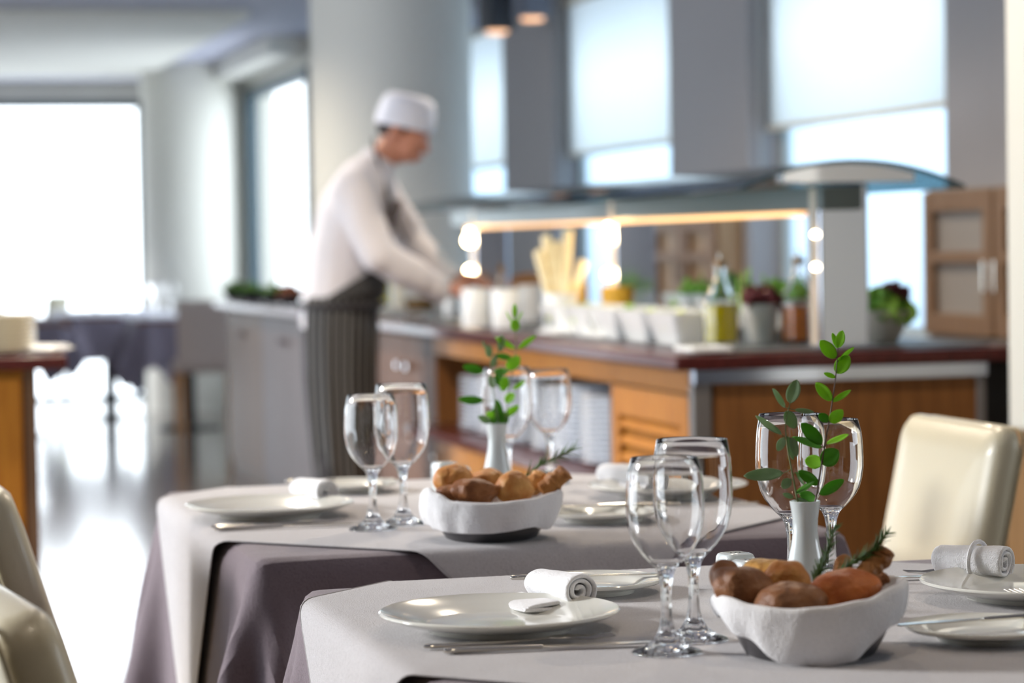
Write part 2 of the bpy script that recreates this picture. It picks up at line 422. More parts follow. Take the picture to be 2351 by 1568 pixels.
for k, (a, b) in enumerate(wins):
    x = WX+.17
    fr = MB()
    for y0, y1 in ((a, a+.06), (b-.06, b)): fr.box(x-.03, x+.03, y0, y1, .8, CEIL)
    fr.box(x-.03, x+.03, a, b, .8, .84); 
    wd = struct('window_%d' % (k+3), fr, mat('pale_frame', (176, 186, 186), .5), smooth=False)
    struct('window_pane', MB().box(x-.004, x+.004, a+.06, b-.06, .84, CEIL-.01), M_FROST, wd, smooth=False)
    struct('window_sill', MB().box(WX+.02, x-.03, a, b, .78, .81), mat('grey_stone', (150, 158, 166), .3), wd, smooth=False, bevel=.004)
    # blind
    lab = ['white roller blind in the nearest right-hand window, above the arched glass canopy',
           'white roller blind in the middle window, between the two wide grey piers',
           'narrow-looking white roller blind in the window beside the broad round column'][k]
    bl = thing('roller_blind', lab, 'blind', (WX+.09, (a+b)/2, 0), 0, 'roller blinds of the right wall')
    h = (b-a)/2-.005
    bm_ = MB(); N = 24
    for i in range(N+1):
        y = -h+2*h*i/N
        bm_.v += [(0, y, 1.655), (0, y, CEIL-.06)]
    bm_.f = [(2*i, 2*i+2, 2*i+3, 2*i+1) for i in range(N)]
    obj('blind_fabric', bm_, M_BLIND, bl, solid=.002)
    obj('hem_bar', MB().box(-.012, .012, -h, h, 1.640, 1.662), mat('ivory_bar', (214, 205, 186), .5), bl, bevel=.004)
    obj('blind_roller', MB().tube([(0, -h, CEIL-.04), (0, h, CEIL-.04)], .028, 16), mat('ivory_bar', (214, 205, 186), .5), bl)
    ch = MB()
    ch.tube([(-.035, h-.02, CEIL-.05), (-.035, h-.015, 1.35)], .004, 6); ch.tube([(-.05, h-.03, CEIL-.05), (-.05, h-.03, 1.35)], .004, 6)
    obj('pull_chain', ch, mat('chain_grey', (172, 172, 172), .4), bl)
# wood wainscot panels on the piers
for k, (a, b, zt, lab) in enumerate([(7.25, 8.40, 1.345, 'brown wood framed glazed cupboard against the right wall beside the pillar'),
                                  (10.60, 11.5, 1.30, 'light brown wooden cupboard against the grey pier behind the canopy lamps')]):
    cp = thing('wall_cupboard', lab, 'cupboard', (WX-.06, (a+b)/2, 0), 0, 'wooden wall cupboards')
    h = (b-a)/2
    M_CUP = wood_mat('tan_wood', (168, 140, 110), (154, 126, 96)); M_CUPD = wood_mat('brown_wood', (140, 112, 88), (126, 98, 74))
    obj('carcass', MB().box(-.05, .058, -h, h, 0.0, zt), M_CUP if k else mat('taupe_panel', (150, 142, 134), .5), cp, bevel=.004, smooth=False)
    for s_ in (-1, 1):
        d = MB()
        y0, y1 = (-h+.01, -.01) if s_ < 0 else (.01, h-.01)
        d.box(-.075, -.052, y0, y0+.07, .85, zt-.01); d.box(-.075, -.052, y1-.07, y1, .85, zt-.01)
        d.box(-.075, -.052, y0+.07, y1-.07, zt-.08, zt-.01); d.box(-.075, -.052, y0+.07, y1-.07, .85, .92)
        d.box(-.075, -.052, y0+.07, y1-.07, 1.09, 1.13)
        dr = obj('door', d, M_CUPD, cp, bevel=.004, smooth=False)
        obj('handle', MB().tube([(-.09, -s_*-.04, 1.0), (-.09, -s_*-.04, 1.1)], .006, 8), M_STEEL, dr)
# pillar at the right edge
pp = D(2314, 900, 5.95)
pc = MB().box(pp.x, pp.x+.5, pp.y-.4, pp.y, .74, CEIL)
pl = struct('wall_pillar', pc, M_COL, smooth=False, label='off-white square pillar at the right edge beyond the leather chair', bevel=.01)
struct('pillar_base', MB().box(pp.x-.004, pp.x+.504, pp.y-.404, pp.y+.004, 0, .74), wood_mat('pillar_wood', (150, 118, 82), (136, 104, 70)), pl, smooth=False)
# ceiling spot fixtures
for (px, py, d, lab) in [(1141, 76, 14.0, 'dark square spot lamp on the ceiling, left one of the two by the blinds'),
                         (1222, 46, 13.4, 'dark square spot lamp on the ceiling, right one of the two by the blinds')]:
    p = D(px, py, d)
    t = thing('ceiling_spot', lab, 'ceiling lamp', (p.x, p.y, p.z), .2, 'square ceiling spots')
    hh = CEIL-p.z
    obj('housing', MB().box(-.075, .075, -.075, .075, .012, hh), M_DARK if px < 1200 else M_GREYB, t, bevel=.004)
    obj('lamp_glass', MB().lathe([(0, -.006), (.05, -.004), (.06, .004), (.06, .013), (0, .013)], 24), M_LAMPC, t)
# unseen ceiling downlights over the dining tables and the buffet: added to brighten tables, cook and column
k = 0
for (x, y, e) in [(.4, 1.6, 14), (1.6, 2.6, 14), (.5, 4.6, 14), (1.7, 5.2, 60), (.9, 6.9, 150), (2.6, 7.2, 45), (2.7, 9.4, 50), (1.0, 9.9, 85), (1.0, 12.0, 80)]:
    t = thing('fill_downlight', ['added unseen downlight above the nearest end of the front table', 'added unseen downlight above the right side of the front table', 'added unseen downlight above the second dining table', 'added unseen downlight just before the buffet end panel', 'added unseen downlight over the aisle beside the plate shelf', 'added unseen downlight over the near half of the glass canopy', 'added unseen downlight over the far half of the glass canopy', 'added unseen downlight over the aisle behind the cook', 'added unseen downlight over the aisle beside the broad round column'][k], 'ceiling lamp', (x, y, CEIL), 0, 'added unseen downlights')
    obj('trim_ring', MB().lathe([(.05, -.001), (.062, -.001), (.064, -.008), (.05, -.01), (.048, -.001)], 24), M_PAPERW, t)
    obj('lamp_disc', MB().lathe([(0, -.004), (.046, -.004), (.046, -.001), (0, -.001)], 20), mat('fill_glow', (255, 222, 170), emit=22), t)
    ld = bpy.data.lights.new('downlight', 'SPOT'); ld.energy = e; ld.color = (1, .86, .68); ld.spot_size = math.radians(95 if e < 20 else 150); ld.spot_blend = .6; ld.shadow_soft_size = .03
    lo = bpy.data.objects.new('fill_beam', ld); C.objects.link(lo); lo.parent = t; lo.location = (0, 0, -.02); k += 1
# ================================================================== DINING TABLES
TZ = .75
def dining_table(x0, x1, y0, y1, lab):
    t = thing('dining_table', lab, 'table', ((x0+x1)/2, (y0+y1)/2, 0), 0, 'cloth-covered dining tables')
    hx, hy = (x1-x0)/2-.014, (y1-y0)/2-.014
    obj('table_top', MB().prism(rrect(-hx, hx, -hy, hy, .05), TZ-.05, TZ-.014), M_WOODE, t, bevel=.012)
    for sx in (-1, 1):
        for sy in (-1, 1):
            obj('leg', MB().box(sx*(hx-.09)-.025, sx*(hx-.09)+.025, sy*(hy-.09)-.025, sy*(hy-.09)+.025, 0, TZ-.049), M_WOODE, t, bevel=.004)
    return t
T1 = (.548, 1.45, 2.17, 3.23); T2 = (.542, 1.43, 3.54, 4.62)
dining_table(*T1, 'front dining table under layered cloths, nearest the camera')
dining_table(*T2, 'second dining table under mauve cloth, behind the front one')
def tablecloth(T, drop, n, lab, seed):
    cx, cy, hx, hy = (T[0]+T[1])/2, (T[2]+T[3])/2, (T[1]-T[0])/2, (T[3]-T[2])/2
    P = drape(cx, cy, hx, hy, TZ, 2*(hx+drop), 2*(hy+drop), 0.0, n, int(n*1.12), cx+.005, cy, seed=seed)
    o = obj('tablecloth', grid_mb(P), M_CLOTH, solid=.0012, sub=1)
    o.cycles.is_caustics_receiver = True; hem(P, o, M_CLOTH); tag(o, lab, 'tablecloth', 'mauve tablecloths'); return o
def overlay(T, ccx, ccy, Dg, n, lab, seed, rot=math.pi/4):
    cx, cy, hx, hy = (T[0]+T[1])/2, (T[2]+T[3])/2, (T[1]-T[0])/2, (T[3]-T[2])/2
    L = Dg*math.sqrt(2)
    P = drape(cx, cy, hx+.014, hy+.014, TZ+.0035, L, L, rot, n, n, ccx, ccy, seed=seed)
    o = obj('table_topper', grid_mb(P), M_TOP, solid=.0012, sub=1)
    o.cycles.is_caustics_receiver = True; hem(P, o, M_TOP); tag(o, lab, 'table topper', 'pale table toppers'); return o
tablecloth(T1, .33, 74, 'mauve linen tablecloth hanging from the front table', 3)
tablecloth(T2, .35, 74, 'mauve linen tablecloth with flared corner folds on the second table', 5)
overlay(T1, .97, 2.81, .72, 64, 'pale grey square cloth laid cornerwise on the front table', 2)
overlay(T2, .98, 4.13, .80, 64, 'pale grey square cloth laid cornerwise on the second table, its tip hanging left', 4)
ZT = TZ+.0070
# ------------------------------------------------------------------ crockery
def plate_mb(r=.1325, h=.021):
    k = r/.1325
    return MB().lathe([(0, .003), (.072*k, .003), (.074*k, 0), (.079*k, 0), (.082*k, .005), (.105*k, .010), (.129*k, h-.003), (.1325*k, h-.001), (.1328*k, h+.0005), (.131*k, h+.0018), (.127*k, h), (.105*k, .0145), (.092*k, .0115), (.084*k, .0085), (.078*k, .007), (.04*k, .0065), (0, .0065)], 72)
PL = plate_mb().mesh('plate'); SPL = plate_mb(.084, .015).mesh('side_plate')
def dinner_plate(p, lab):
    o = obj('dinner_plate', PL.copy() if False else PL, M_CHINA); o.location = (p.x, p.y, ZT); return tag(o, lab, 'plate', 'large white dinner plates')
def side_plate(p, lab):
    o = obj('side_plate', SPL, M_CHINA); o.location = (p.x, p.y, ZT); return tag(o, lab, 'plate', 'small white side plates')
ZR = ZT+.02
P1L = W(1147, 1403, ZR); P1R = W(2374, 1332, ZR); P2L = W(620, 1156, ZR); P2R = W(1533, 1112, ZR)
S1L = W(1362, 1331, ZT+.015); S1R = W(2262, 1436, ZT+.015); S2L = W(803, 1108, ZT+.015); S2R = W(1372, 1174, ZT+.015)
dinner_plate(P1L, 'large white dinner plate with rolled napkin at left of the front table')
dinner_plate(P1R, 'large white dinner plate under the banded napkin at the right edge of the front table')
dinner_plate(P2L, 'large white dinner plate with rolled napkin at left of the second table')
dinner_plate(P2R, 'large white dinner plate at right of the second table, seen behind wine glasses')
side_plate(S1L, 'small white side plate with knife behind the front left napkin')
side_plate(S1R, 'small white side plate with knife near the right edge of the front table')
side_plate(S2L, 'small white side plate at far left of the second table')
side_plate(S2R, 'small white side plate just right of the rear bread basket')
# ------------------------------------------------------------------ wine glasses
def glass_prof(H, R, rr):
    o = [(0, .0045), (.022, .0022), (.031, .0004), (.0335, 0), (.036, 0), (.0365, .0012), (.034, .0026), (.024, .006), (.014, .013), (.008, .023), (.0058, .036), (.0052, .052), (.0056, .068), (.0078, .080), (.0105, .087)]
    b0 = .087; hb = H-b0
    sh = [(.33, .03), (.46, .07), (.62, .13), (.76, .195), (.87, .27), (.95, .37), (1, .50), (1, .60), (.985, .73), (.955, .86), (rr/R, 1.0)]
    out = o+[(R*a, b0+hb*t) for a, t in sh]
    th = .0011
    inn = [(rr-.0004, H+.0006), (rr-th, H-.0004)]+[(R*a-th, b0+hb*t) for a, t in sh[::-1][1:]]
    inn += [(.009, b0+.0045), (0, b0+.0030)]
    return out+inn
def facet(t, z):
    k = 1 if .014 < z < .075 else max(0, 1-(z-.075)/.035) if z >= .075 else max(0, (z-.003)/.011)
    return 1+.055*k*math.cos(9*t)
GS = MB().lathe(glass_prof(.201, .0405, .0345), 72, None, facet).mesh('small_glass'); GT = MB().lathe(glass_prof(.213, .0425, .0375), 72, None, facet).mesh('tall_glass')
for me in (GS, GT):
    try: me.attributes.remove(me.attributes['sharp_edge'])
    except Exception: pass
def wineglass(px, py, big, lab, d=None):
    h = .213 if big else .201
    p = W(px, py, ZT+h) if d is None else D(px, py, d)
    o = obj('wine_glass', GT if big else GS, M_GLASS); o.location = (p.x, p.y, ZT); o.cycles.is_caustics_caster = True
    return tag(o, lab, 'wine glass', 'clear wine glasses on the tables')
wineglass(1525, 1051, 0, 'small clear wine glass nearest the camera, front table centre')
wineglass(1588, 1009, 1, 'taller clear wine glass just behind the small one, front table centre')
wineglass(1814, 951, 1, 'tall clear wine glass behind the leafy vase, left of its pair on the front table')
wineglass(1905, 963, 0, 'small clear wine glass right of the leafy vase on the front table')
wineglass(851, 907, 0, 'small clear wine glass at left of the second table')
wineglass(921, 882, 1, 'tall clear wine glass at left of the second table, behind the small one')
wineglass(1163, 845, 1, 'clear wine glass directly behind the rear vase of leaves', 4.45)
wineglass(1259, 852, 0, 'clear wine glass right of the rear vase, in front of the stacked plates', 4.60)
# ------------------------------------------------------------------ salt, pepper, vases
def shaker(p, lab):
    t = thing('table_shaker', lab, 'shaker', (p.x, p.y, ZT), .2, 'white porcelain salt and pepper shakers')
    poly = rrect(-.0195, .0195, -.0195, .0195, .009, 5)
    b = MB(); lv = [(0, .86), (.002, .94), (.01, .98), (.045, 1.0), (.052, .97), (.0555, .88), (.0568, .7)]
    n = len(poly)
    for z, k in lv: b.v += [(x*k, y*k, z) for x, y in poly]
    for j in range(len(lv)-1):
        b.f += [(j*n+i, j*n+(i+1) % n, (j+1)*n+(i+1) % n, (j+1)*n+i) for i in range(n)]
    b.f += [tuple(range(n))[::-1], tuple((len(lv)-1)*n+i for i in range(n))]
    obj('shaker_body', b, M_VASE, t)
    for i in range(3): obj('pour_hole', MB().lathe([(0, .0567), (.0012, .0567), (.0012, .0573), (0, .0573)], 10, Matrix.Translation((.006*(i-1), 0, 0))), M_DARK, t)
shaker(W(1688, 1272, ZT+.055), 'white porcelain shaker behind the front bread basket, left and farther one')
shaker(W(1722, 1288, ZT+.055), 'white porcelain shaker touching the front bread basket rolls, nearer one')
shaker(W(1021, 1063, ZT+.055), 'white porcelain shaker behind the rear bread basket, farther one')
shaker(W(1049, 1073, ZT+.055), 'white porcelain shaker against the rear bread rolls, nearer one')
VP_ = [(0, .0), (.021, 0), (.0245, .003), (.0262, .012), (.0262, .024), (.0238, .045), (.0195, .066), (.0155, .084), (.0138, .098), (.0142, .112), (.016, .124), (.0172, .131), (.0165, .1318), (.0135, .124), (.0115, .110), (.0115, .09), (0, .085)]
def vase(p, z, lab):
    o = obj('bud_vase', MB().lathe(VP_, 48), M_VASE, loc=(p.x, p.y, ZT)); return tag(o, lab, 'vase', 'small white bud vases')
V1 = W(1848, 1150, ZT+.1315); V2 = W(1140, 972, ZT+.1315)
vase(V1, 0, 'small white bud vase with two leafy sprigs on the front table')
vase(V2, 0, 'small white bud vase with leafy sprigs on the second table')
# ------------------------------------------------------------------ leafy sprigs
M_STEM = mat('brown_stem', (104, 84, 70), .6); M_STEMG = mat('green_stem', (120, 134, 86), .6)
def leaf_mat(name, a, b, tr):
    m = mat(name, a, .42, alt=b, vscale=60, bump=.2, bscale=140, spec=.35)
    nt = m.node_tree; L = nt.links; pb = nt.nodes['Principled BSDF']; o = nt.nodes['Material Output']
    t = nt.nodes.new('ShaderNodeBsdfTranslucent'); t.inputs['Color'].default_value = lin(tr)+(1,)
    mx = nt.nodes.new('ShaderNodeMixShader'); mx.inputs[0].default_value = .38; L.new(pb.outputs[0], mx.inputs[1]); L.new(t.outputs[0], mx.inputs[2]); L.new(mx.outputs[0], o.inputs['Surface'])
    return m
LG = {'b': leaf_mat('bright_leaf', (158, 216, 66), (132, 192, 52), (196, 245, 80)), 'd': leaf_mat('green_leaf', (96, 156, 56), (78, 134, 48), (135, 200, 60)),
      's': leaf_mat('sage_leaf', (150, 172, 138), (128, 150, 118), (165, 195, 140))}
def leaf_mb(a, b, wdt, tilt, org):
    """oval blade from a to b, wdt wide, turned by tilt about its midrib"""
    ax = b-a; L = ax.length; ax = ax.normalized()
    view = Vector((0, 0, CAMZ))-(a+org); view.normalize()
    side = ax.cross(view).normalized(); nrm = side.cross(ax).normalized()
    side = (side*math.cos(tilt)+nrm*math.sin(tilt)).normalized(); nrm = side.cross(ax).normalized()
    m_ = MB(); N = 12; K = 6
    for i in range(N+1):
        t = i/N; wd = wdt/2*max(.03, math.sin(math.pi*min(1, t*.97+.02))**.62*(1-.12*t)) if 0 < i < N else wdt*.02
        for j in range(K+1):
            s = -1+2*j/K
            p = a+ax*(L*t)+side*(wd*s)+nrm*(abs(s)**1.4*wd*.30-math.sin(t*math.pi)*L*.06)
            m_.v.append(tuple(p))
    for i in range(N):
        for j in range(K):
            q = i*(K+1)+j; m_.f.append((q, q+1, q+K+2, q+K+1))
    return m_
def sprig(name, stem, leaves, vz, S_, org, lab, smat, rnd_):
    rr = random.Random(rnd_)
    cv = lambda q: (q[0]/S_+org[0], q[1]/S_+org[1])
    d0 = (Vector((vz.x, vz.y, 0))).dot(FW)
    t = thing('leafy_sprig', lab, 'sprig', (vz.x, vz.y, ZT+.09), 0, 'leafy sprigs in the bud vases')
    off = -Vector((vz.x, vz.y, ZT+.09))
    pts = [D(*cv(q), d0) for q in stem]
    base = Vector((vz.x, vz.y, ZT+.095))
    P = [base]+pts
    # smooth the stem
    Q = []
    for i in range(len(P)-1):
        for k in range(4): Q.append(P[i].lerp(P[i+1], k/4))
    Q.append(P[-1])
    for _ in range(2): Q = [Q[0]]+[(Q[i-1]+Q[i]*2+Q[i+1])/4 for i in range(1, len(Q)-1)]+[Q[-1]]
    Q = [q+off for q in Q]
    obj('stem', MB().tube(Q, [.0013-.0008*i/len(Q) for i in range(len(Q))], 8), smat, t)
    for (bx, by, tx, ty, wd, kind) in leaves:
        a = D(*cv((bx, by)), d0); b = D(*cv((tx, ty)), d0+rr.uniform(-.012, .012))
        wm = 1.05*wd/S_*d0/FPX
        Ln = (b-a).length; tl = rr.uniform(-.35, .35)
        if wm < Ln*.27: wm2 = wm*1.75; tl = math.acos(min(1, .53))*rr.choice((-1, 1))
        else: wm2 = wm/math.cos(tl)
        lf = leaf_mb(a+off, b+off, wm2, tl, -off)
        # petiole from the nearest stem point
        ns = min(Q, key=lambda q: (q-(a+off)).length)
        o = obj('leaf', lf, LG[kind], t, solid=.0004)
        if (ns-(a+off)).length > .002:
            obj('leaf_stalk', MB().tube([ns, (ns+a+off)/2-Vector((0, 0, .0005)), a+off], .0005, 6), smat, o)
C1 = (1.893, (1380, 740))
sprig('r', [(935, 770), (960, 600), (1000, 380), (1020, 240), (1030, 110)],
 [(1030, 110, 1050, 35, 42, 'b'), (1030, 115, 1005, 45, 24, 'b'), (1020, 155, 952, 78, 58, 'b'), (1032, 165, 1100, 108, 20, 'b'), (1022, 222, 1078, 145, 66, 'b'), (1020, 240, 968, 220, 22, 'b'),
  (1003, 340, 933, 262, 50, 'b'), (1005, 345, 1086, 294, 26, 'b'), (990, 432, 946, 398, 40, 'd'), (995, 435, 1050, 380, 54, 'b'), (960, 530, 870, 438, 62, 'd'), (962, 542, 832, 498, 34, 'd'),
  (980, 530, 1076, 486, 28, 'b'), (965, 612, 885, 600, 62, 'b'), (958, 615, 1032, 556, 82, 'd'), (948, 705, 856, 645, 48, 'd'), (950, 748, 1056, 684, 50, 'd'), (935, 768, 862, 745, 48, 'd')],
 V1, *C1, 'tall sprig with bright rounded leaves in the front vase, leaning right', M_STEM, 1)
sprig('l', [(852, 770), (832, 660), (812, 560), (798, 440), (822, 350)],
 [(822, 352, 850, 250, 60, 's'), (800, 370, 744, 288, 28, 's'), (802, 385, 845, 460, 56, 's'), (842, 380, 926, 390, 22, 's'), (785, 488, 671, 406, 32, 's'), (795, 500, 768, 560, 38, 's'), (812, 495, 836, 598, 30, 's'),
  (828, 500, 850, 585, 40, 's'), (792, 655, 620, 668, 56, 's'), (845, 650, 885, 706, 16, 's'), (822, 680, 788, 722, 44, 's'), (835, 762, 790, 744, 24, 's'), (850, 765, 905, 786, 20, 's'), (845, 745, 930, 690, 26, 'd')],
 V1, *C1, 'shorter grey-green sage sprig in the front vase, leaning left', M_STEMG, 2)
C2 = (2.703, (760, 680))
sprig('m', [(1085, 800), (1100, 600), (1125, 480), (1150, 330), (1145, 210), (1140, 70)],
 [(1140, 140, 1140, 45, 32, 'b'), (1145, 218, 1140, 140, 58, 'b'), (1138, 180, 1085, 95, 12, 'b'), (1150, 170, 1190, 95, 12, 'b'), (1140, 325, 1018, 255, 38, 'b'), (1162, 325, 1272, 244, 36, 'b'), (1120, 385, 1018, 366, 42, 'd'),
  (1095, 455, 1168, 372, 78, 'b'), (1100, 468, 1008, 470, 50, 'd'), (1088, 500, 1060, 590, 62, 'b'), (1128, 578, 1206, 525, 30, 'b'), (1080, 655, 1140, 605, 58, 'b'), (1075, 745, 1168, 680, 48, 'b'), (1075, 805, 1082, 715, 54, 'd')],
 V2, *C2, 'tall bright green sprig with a pointed tip in the rear vase', M_STEMG, 3)
sprig('n', [(1045, 800), (1020, 680), (1000, 560), (992, 450), (1005, 370), (1050, 330)],
 [(945, 468, 818, 436, 60, 'd'), (948, 648, 788, 640, 56, 'd'), (985, 382, 975, 302, 46, 's'), (968, 345, 940, 275, 18, 's'), (1050, 345, 1060, 238, 48, 's'), (1000, 440, 1022, 365, 42, 's'), (985, 782, 912, 745, 46, 's'),
  (1012, 570, 985, 490, 50, 's'), (1050, 790, 1028, 640, 64, 'd'), (1018, 745, 962, 728, 46, 'b'), (1008, 800, 1020, 690, 60, 'd'), (1055, 560, 1030, 470, 60, 'd')],
 V2, *C2, 'bushy dark and grey-green sprig in the rear vase, leaning left', M_STEMG, 4)
# ------------------------------------------------------------------ bread baskets
def prof_at(tab, a):
    """periodic smooth interpolation of (angle_deg, value)"""
    a = a % 360; n = len(tab)
    for i in range(n):
        a0, v0 = tab[i]; a1, v1 = tab[(i+1) % n]
        if a1 <= a0: a1 += 360
        aa = a if a >= a0 else a+360
        if a0 <= aa <= a1:
            t = (aa-a0)/(a1-a0); t = t*t*(3-2*t); return v0+(v1-v0)*t
    return tab[0][1]
def bread_basket(px, d, top, bot, rim, lab1, lab2, sc=1.0, seed=1, flare=.02):
    p = D(px, 1200, d); loc = (p.x, p.y, ZT)
    yaw = -YAW
    t = obj('bread_bowl', MB().lathe([(0, .002), (.060, .002), (.063, 0), (.068, .002), (.074, .012), (.084, .032), (.090, .048), (.0885, .0485), (.082, .032), (.071, .012), (.058, .005), (0, .005)], 56, Matrix.Diagonal((.97, .97, 1.0, 1))), M_DSTEEL, loc=loc)
    tag(t, lab1, 'bowl', 'dark metal bread bowls')
    m_ = MB(); N = 128; rows = 30
    for i in range(N):
        a = 360*i/N; ar = math.radians(a)
        zt = prof_at(top, a); zb = prof_at(bot, a); rr = prof_at(rim, a)
        wob = 1+.02*math.sin(ar*9+seed)+.015*math.sin(ar*17+seed*2)
        for j in range(rows+1):
            t_ = j/rows
            if t_ < .3:            # inside the bowl up to the fold
                q = t_/.3; r = .060+(rr-.009-.060)*q**.8; z = .012+(zt-.004-.012)*q
                r = max(r, 0)
            elif t_ < .45:         # over the rolled edge
                q = (t_-.3)/.15*math.pi; r = rr-.0045*(1+math.cos(q)); z = zt-.004+.006*math.sin(q)
            else:
                q = (t_-.45)/.55; z = zt-.004+(zb-zt+.004)*q
                rb = .0715+.30*max(z, 0) if z < .05 else .0865+.10*(z-.05)
                rb = max(rb+.004, 0)
                r = rr*(1-q**1.3)+(rb+flare*.5)*q**1.3
                r = max(r, rb)*(1+(wob-1)*q)
            k = noise.noise(Vector((math.cos(ar)*3+seed, math.sin(ar)*3, z*22)))
            r += .0035*k*min(1, t_*2)
            m_.v.append((r*math.cos(ar), r*math.sin(ar), z))
    for i in range(N):
        i2 = (i+1) % N
        for j in range(rows): m_.f.append((i*(rows+1)+j, i2*(rows+1)+j, i2*(rows+1)+j+1, i*(rows+1)+j+1))
    nk = obj('basket_napkin', m_, M_NAP, loc=loc, rot=(0, 0, yaw), solid=.0016, sub=1, weld=False)
    tag(nk, lab2, 'napkin', 'white napkins lining the bread bowls')
    return p
# angles: 0 = picture right, 90 = away, 180 = picture left, 270 = towards the lens
B1 = bread_basket(1857, 2.655,
    [(0, .074), (25, .072), (90, .060), (150, .055), (180, .061), (205, .063), (225, .058), (250, .056), (270, .058), (300, .063), (330, .073)],
    [(0, .036), (25, .040), (90, .03), (150, .03), (180, .040), (215, .026), (245, .002), (270, -.001), (295, .003), (325, .034)],
    [(0, .099), (90, .090), (180, .100), (270, .092)],
    'dark metal bowl under the front bread napkin', 'white napkin folded around the front bread rolls, its corner draped to the table', flare=.01)
B2 = bread_basket(1128, 3.755,
    [(0, .067), (30, .064), (90, .058), (150, .060), (180, .066), (205, .076), (218, .069), (235, .059), (270, .057), (310, .061), (335, .066)],
    [(0, .022), (90, .02), (180, .022), (215, .018), (235, .015), (270, .016), (310, .022), (330, .016)],
    [(0, .103), (90, .092), (180, .103), (225, .098), (270, .092), (315, .098)],
    'dark metal bowl under the rear bread napkin', 'white napkin wrapped evenly around the rear bread rolls', seed=5, flare=.02)
def bread_mat(name, a, b):
    return mat(name, a, .5, alt=b, vscale=38, bump=1.0, bscale=70, coat=0, spec=.3)
BM = {'gold': bread_mat('golden_crust', (214, 160, 92), (182, 112, 52)), 'pale': bread_mat('pale_yellow_crust', (226, 184, 110), (206, 152, 80)), 'brown': bread_mat('brown_crust', (150, 96, 54), (122, 72, 38)),
      'dark': bread_mat('dark_rye_crust', (150, 102, 66), (122, 78, 48)), 'red': bread_mat('reddish_crust', (196, 112, 52), (166, 84, 34)), 'stick': bread_mat('seeded_crust', (186, 130, 72), (140, 86, 42))}
def roll(px, py, d, rx, ry, rz, kind, lab, tilt=0, seed=0, lump=.06):
    p = D(px, py, d)
    def f(q):
        return 1+lump*noise.noise(q*1.6+Vector((seed*3.1, 0, 0)))*2-.10*max(0, -q.z)
    o = obj('bread_roll', MB().ell((0, 0, 0), (rx, ry, rz), None, 36, 24, f), BM[kind], loc=p, rot=(0, tilt, -YAW))
    if kind == 'gold' or kind == 'pale':
        pass
    return tag(o, lab, 'bread roll', 'bread rolls in the napkin-lined bowls')
# front basket
roll(1706, 1355, 2.650, .036, .032, .024, 'dark', 'brown bread roll with a knobbed end at left of the front basket', .35, 1, .09)
roll(1664, 1324, 2.680, .0165, .017, .018, 'dark', 'small round dark roll at the far left rim of the front basket', 0, 2, .04)
roll(1758, 1332, 2.725, .030, .028, .024, 'pale', 'pale yellow roll at the back of the front basket', 0, 3)
roll(1806, 1342, 2.675, .0265, .026, .0255, 'gold', 'light golden roll with dark specks in the middle of the front basket', .2, 4)
roll(1818, 1384, 2.610, .037, .030, .021, 'dark', 'flat dark brown roll at the front of the front basket', 0, 5)
roll(1935, 1362, 2.635, .040, .030, .024, 'red', 'reddish brown glossy roll at right in the front basket', -.15, 6)
# rear basket
roll(1041, 1108, 3.785, .0295, .028, .0265, 'gold', 'round golden roll at left of the rear basket', 0, 7)
roll(1034, 1133, 3.725, .022, .02, .013, 'brown', 'small flat brown roll tucked at left in the rear basket', 0, 8)
roll(1090, 1131, 3.715, .033, .026, .021, 'brown', 'glossy brown oval roll at the front of the rear basket', .1, 9, .1)
roll(1122, 1108, 3.815, .027, .026, .021, 'gold', 'golden roll at the back centre of the rear basket', 0, 10)
roll(1181, 1124, 3.725, .0285, .027, .0255, 'gold', 'round golden roll with a cracked top at front right of the rear basket', .1, 11)
def breadstick(pts, rad, lab, kind='stick', seed=0, group='knobbly breadsticks'):
    P = [D(*q) for q in pts]; Q = []
    for i in range(len(P)-1):
        for k in range(8): Q.append(P[i].lerp(P[i+1], k/8))
    Q.append(P[-1])
    R = [rad*(1+.22*noise.noise(Vector((i*.45, seed, 0))))*min(1, .45+.3*min(i, len(Q)-1-i)) for i in range(len(Q))]
    mb = MB().tube(Q, R, 18)
    c = P[0]
    v = []
    for p in mb.v:
        q = Vector(p); n_ = noise.noise(q*95+Vector((seed, 0, 0)))*.0032+noise.noise(q*260)*.0012
        cl = min(Q, key=lambda s: (s-q).length_squared); dr = (q-cl)
        v.append(tuple(q+(dr.normalized()*n_ if dr.length > 1e-6 else Vector())-c))
    mb.v = v
    o = obj('breadstick', mb, BM[kind], loc=c, sub=1); return tag(o, lab, 'breadstick', group)
breadstick([(1905, 1355, 2.695), (1930, 1315, 2.705), (1943, 1275, 2.715)], .0085, 'short thin seeded breadstick upright among the front rosemary', seed=1)
breadstick([(1965, 1352, 2.675), (1995, 1310, 2.685), (2022, 1278, 2.695), (2034, 1256, 2.695)], .0125, 'thick knobbly seeded breadstick leaning right out of the front basket', seed=2)
breadstick([(1985, 1362, 2.645), (2015, 1338, 2.655), (2040, 1322, 2.655)], .0065, 'small dark breadstick end at the right rim of the front basket', 'dark', seed=3)
breadstick([(1205, 1122, 3.775), (1232, 1110, 3.775), (1250, 1090, 3.785)], .0145, 'stubby tan breadstick beside the round roll in the rear basket', 'gold', seed=4)
breadstick([(1242, 1130, 3.755), (1268, 1108, 3.755), (1290, 1092, 3.755), (1302, 1080, 3.755)], .0135, 'dark knobbly breadstick pointing right over the rear napkin', 'stick', seed=5)
M_ROS = mat('rosemary_green', (86, 124, 49.855), .5, alt=(62, 98, 39.855), vscale=90)
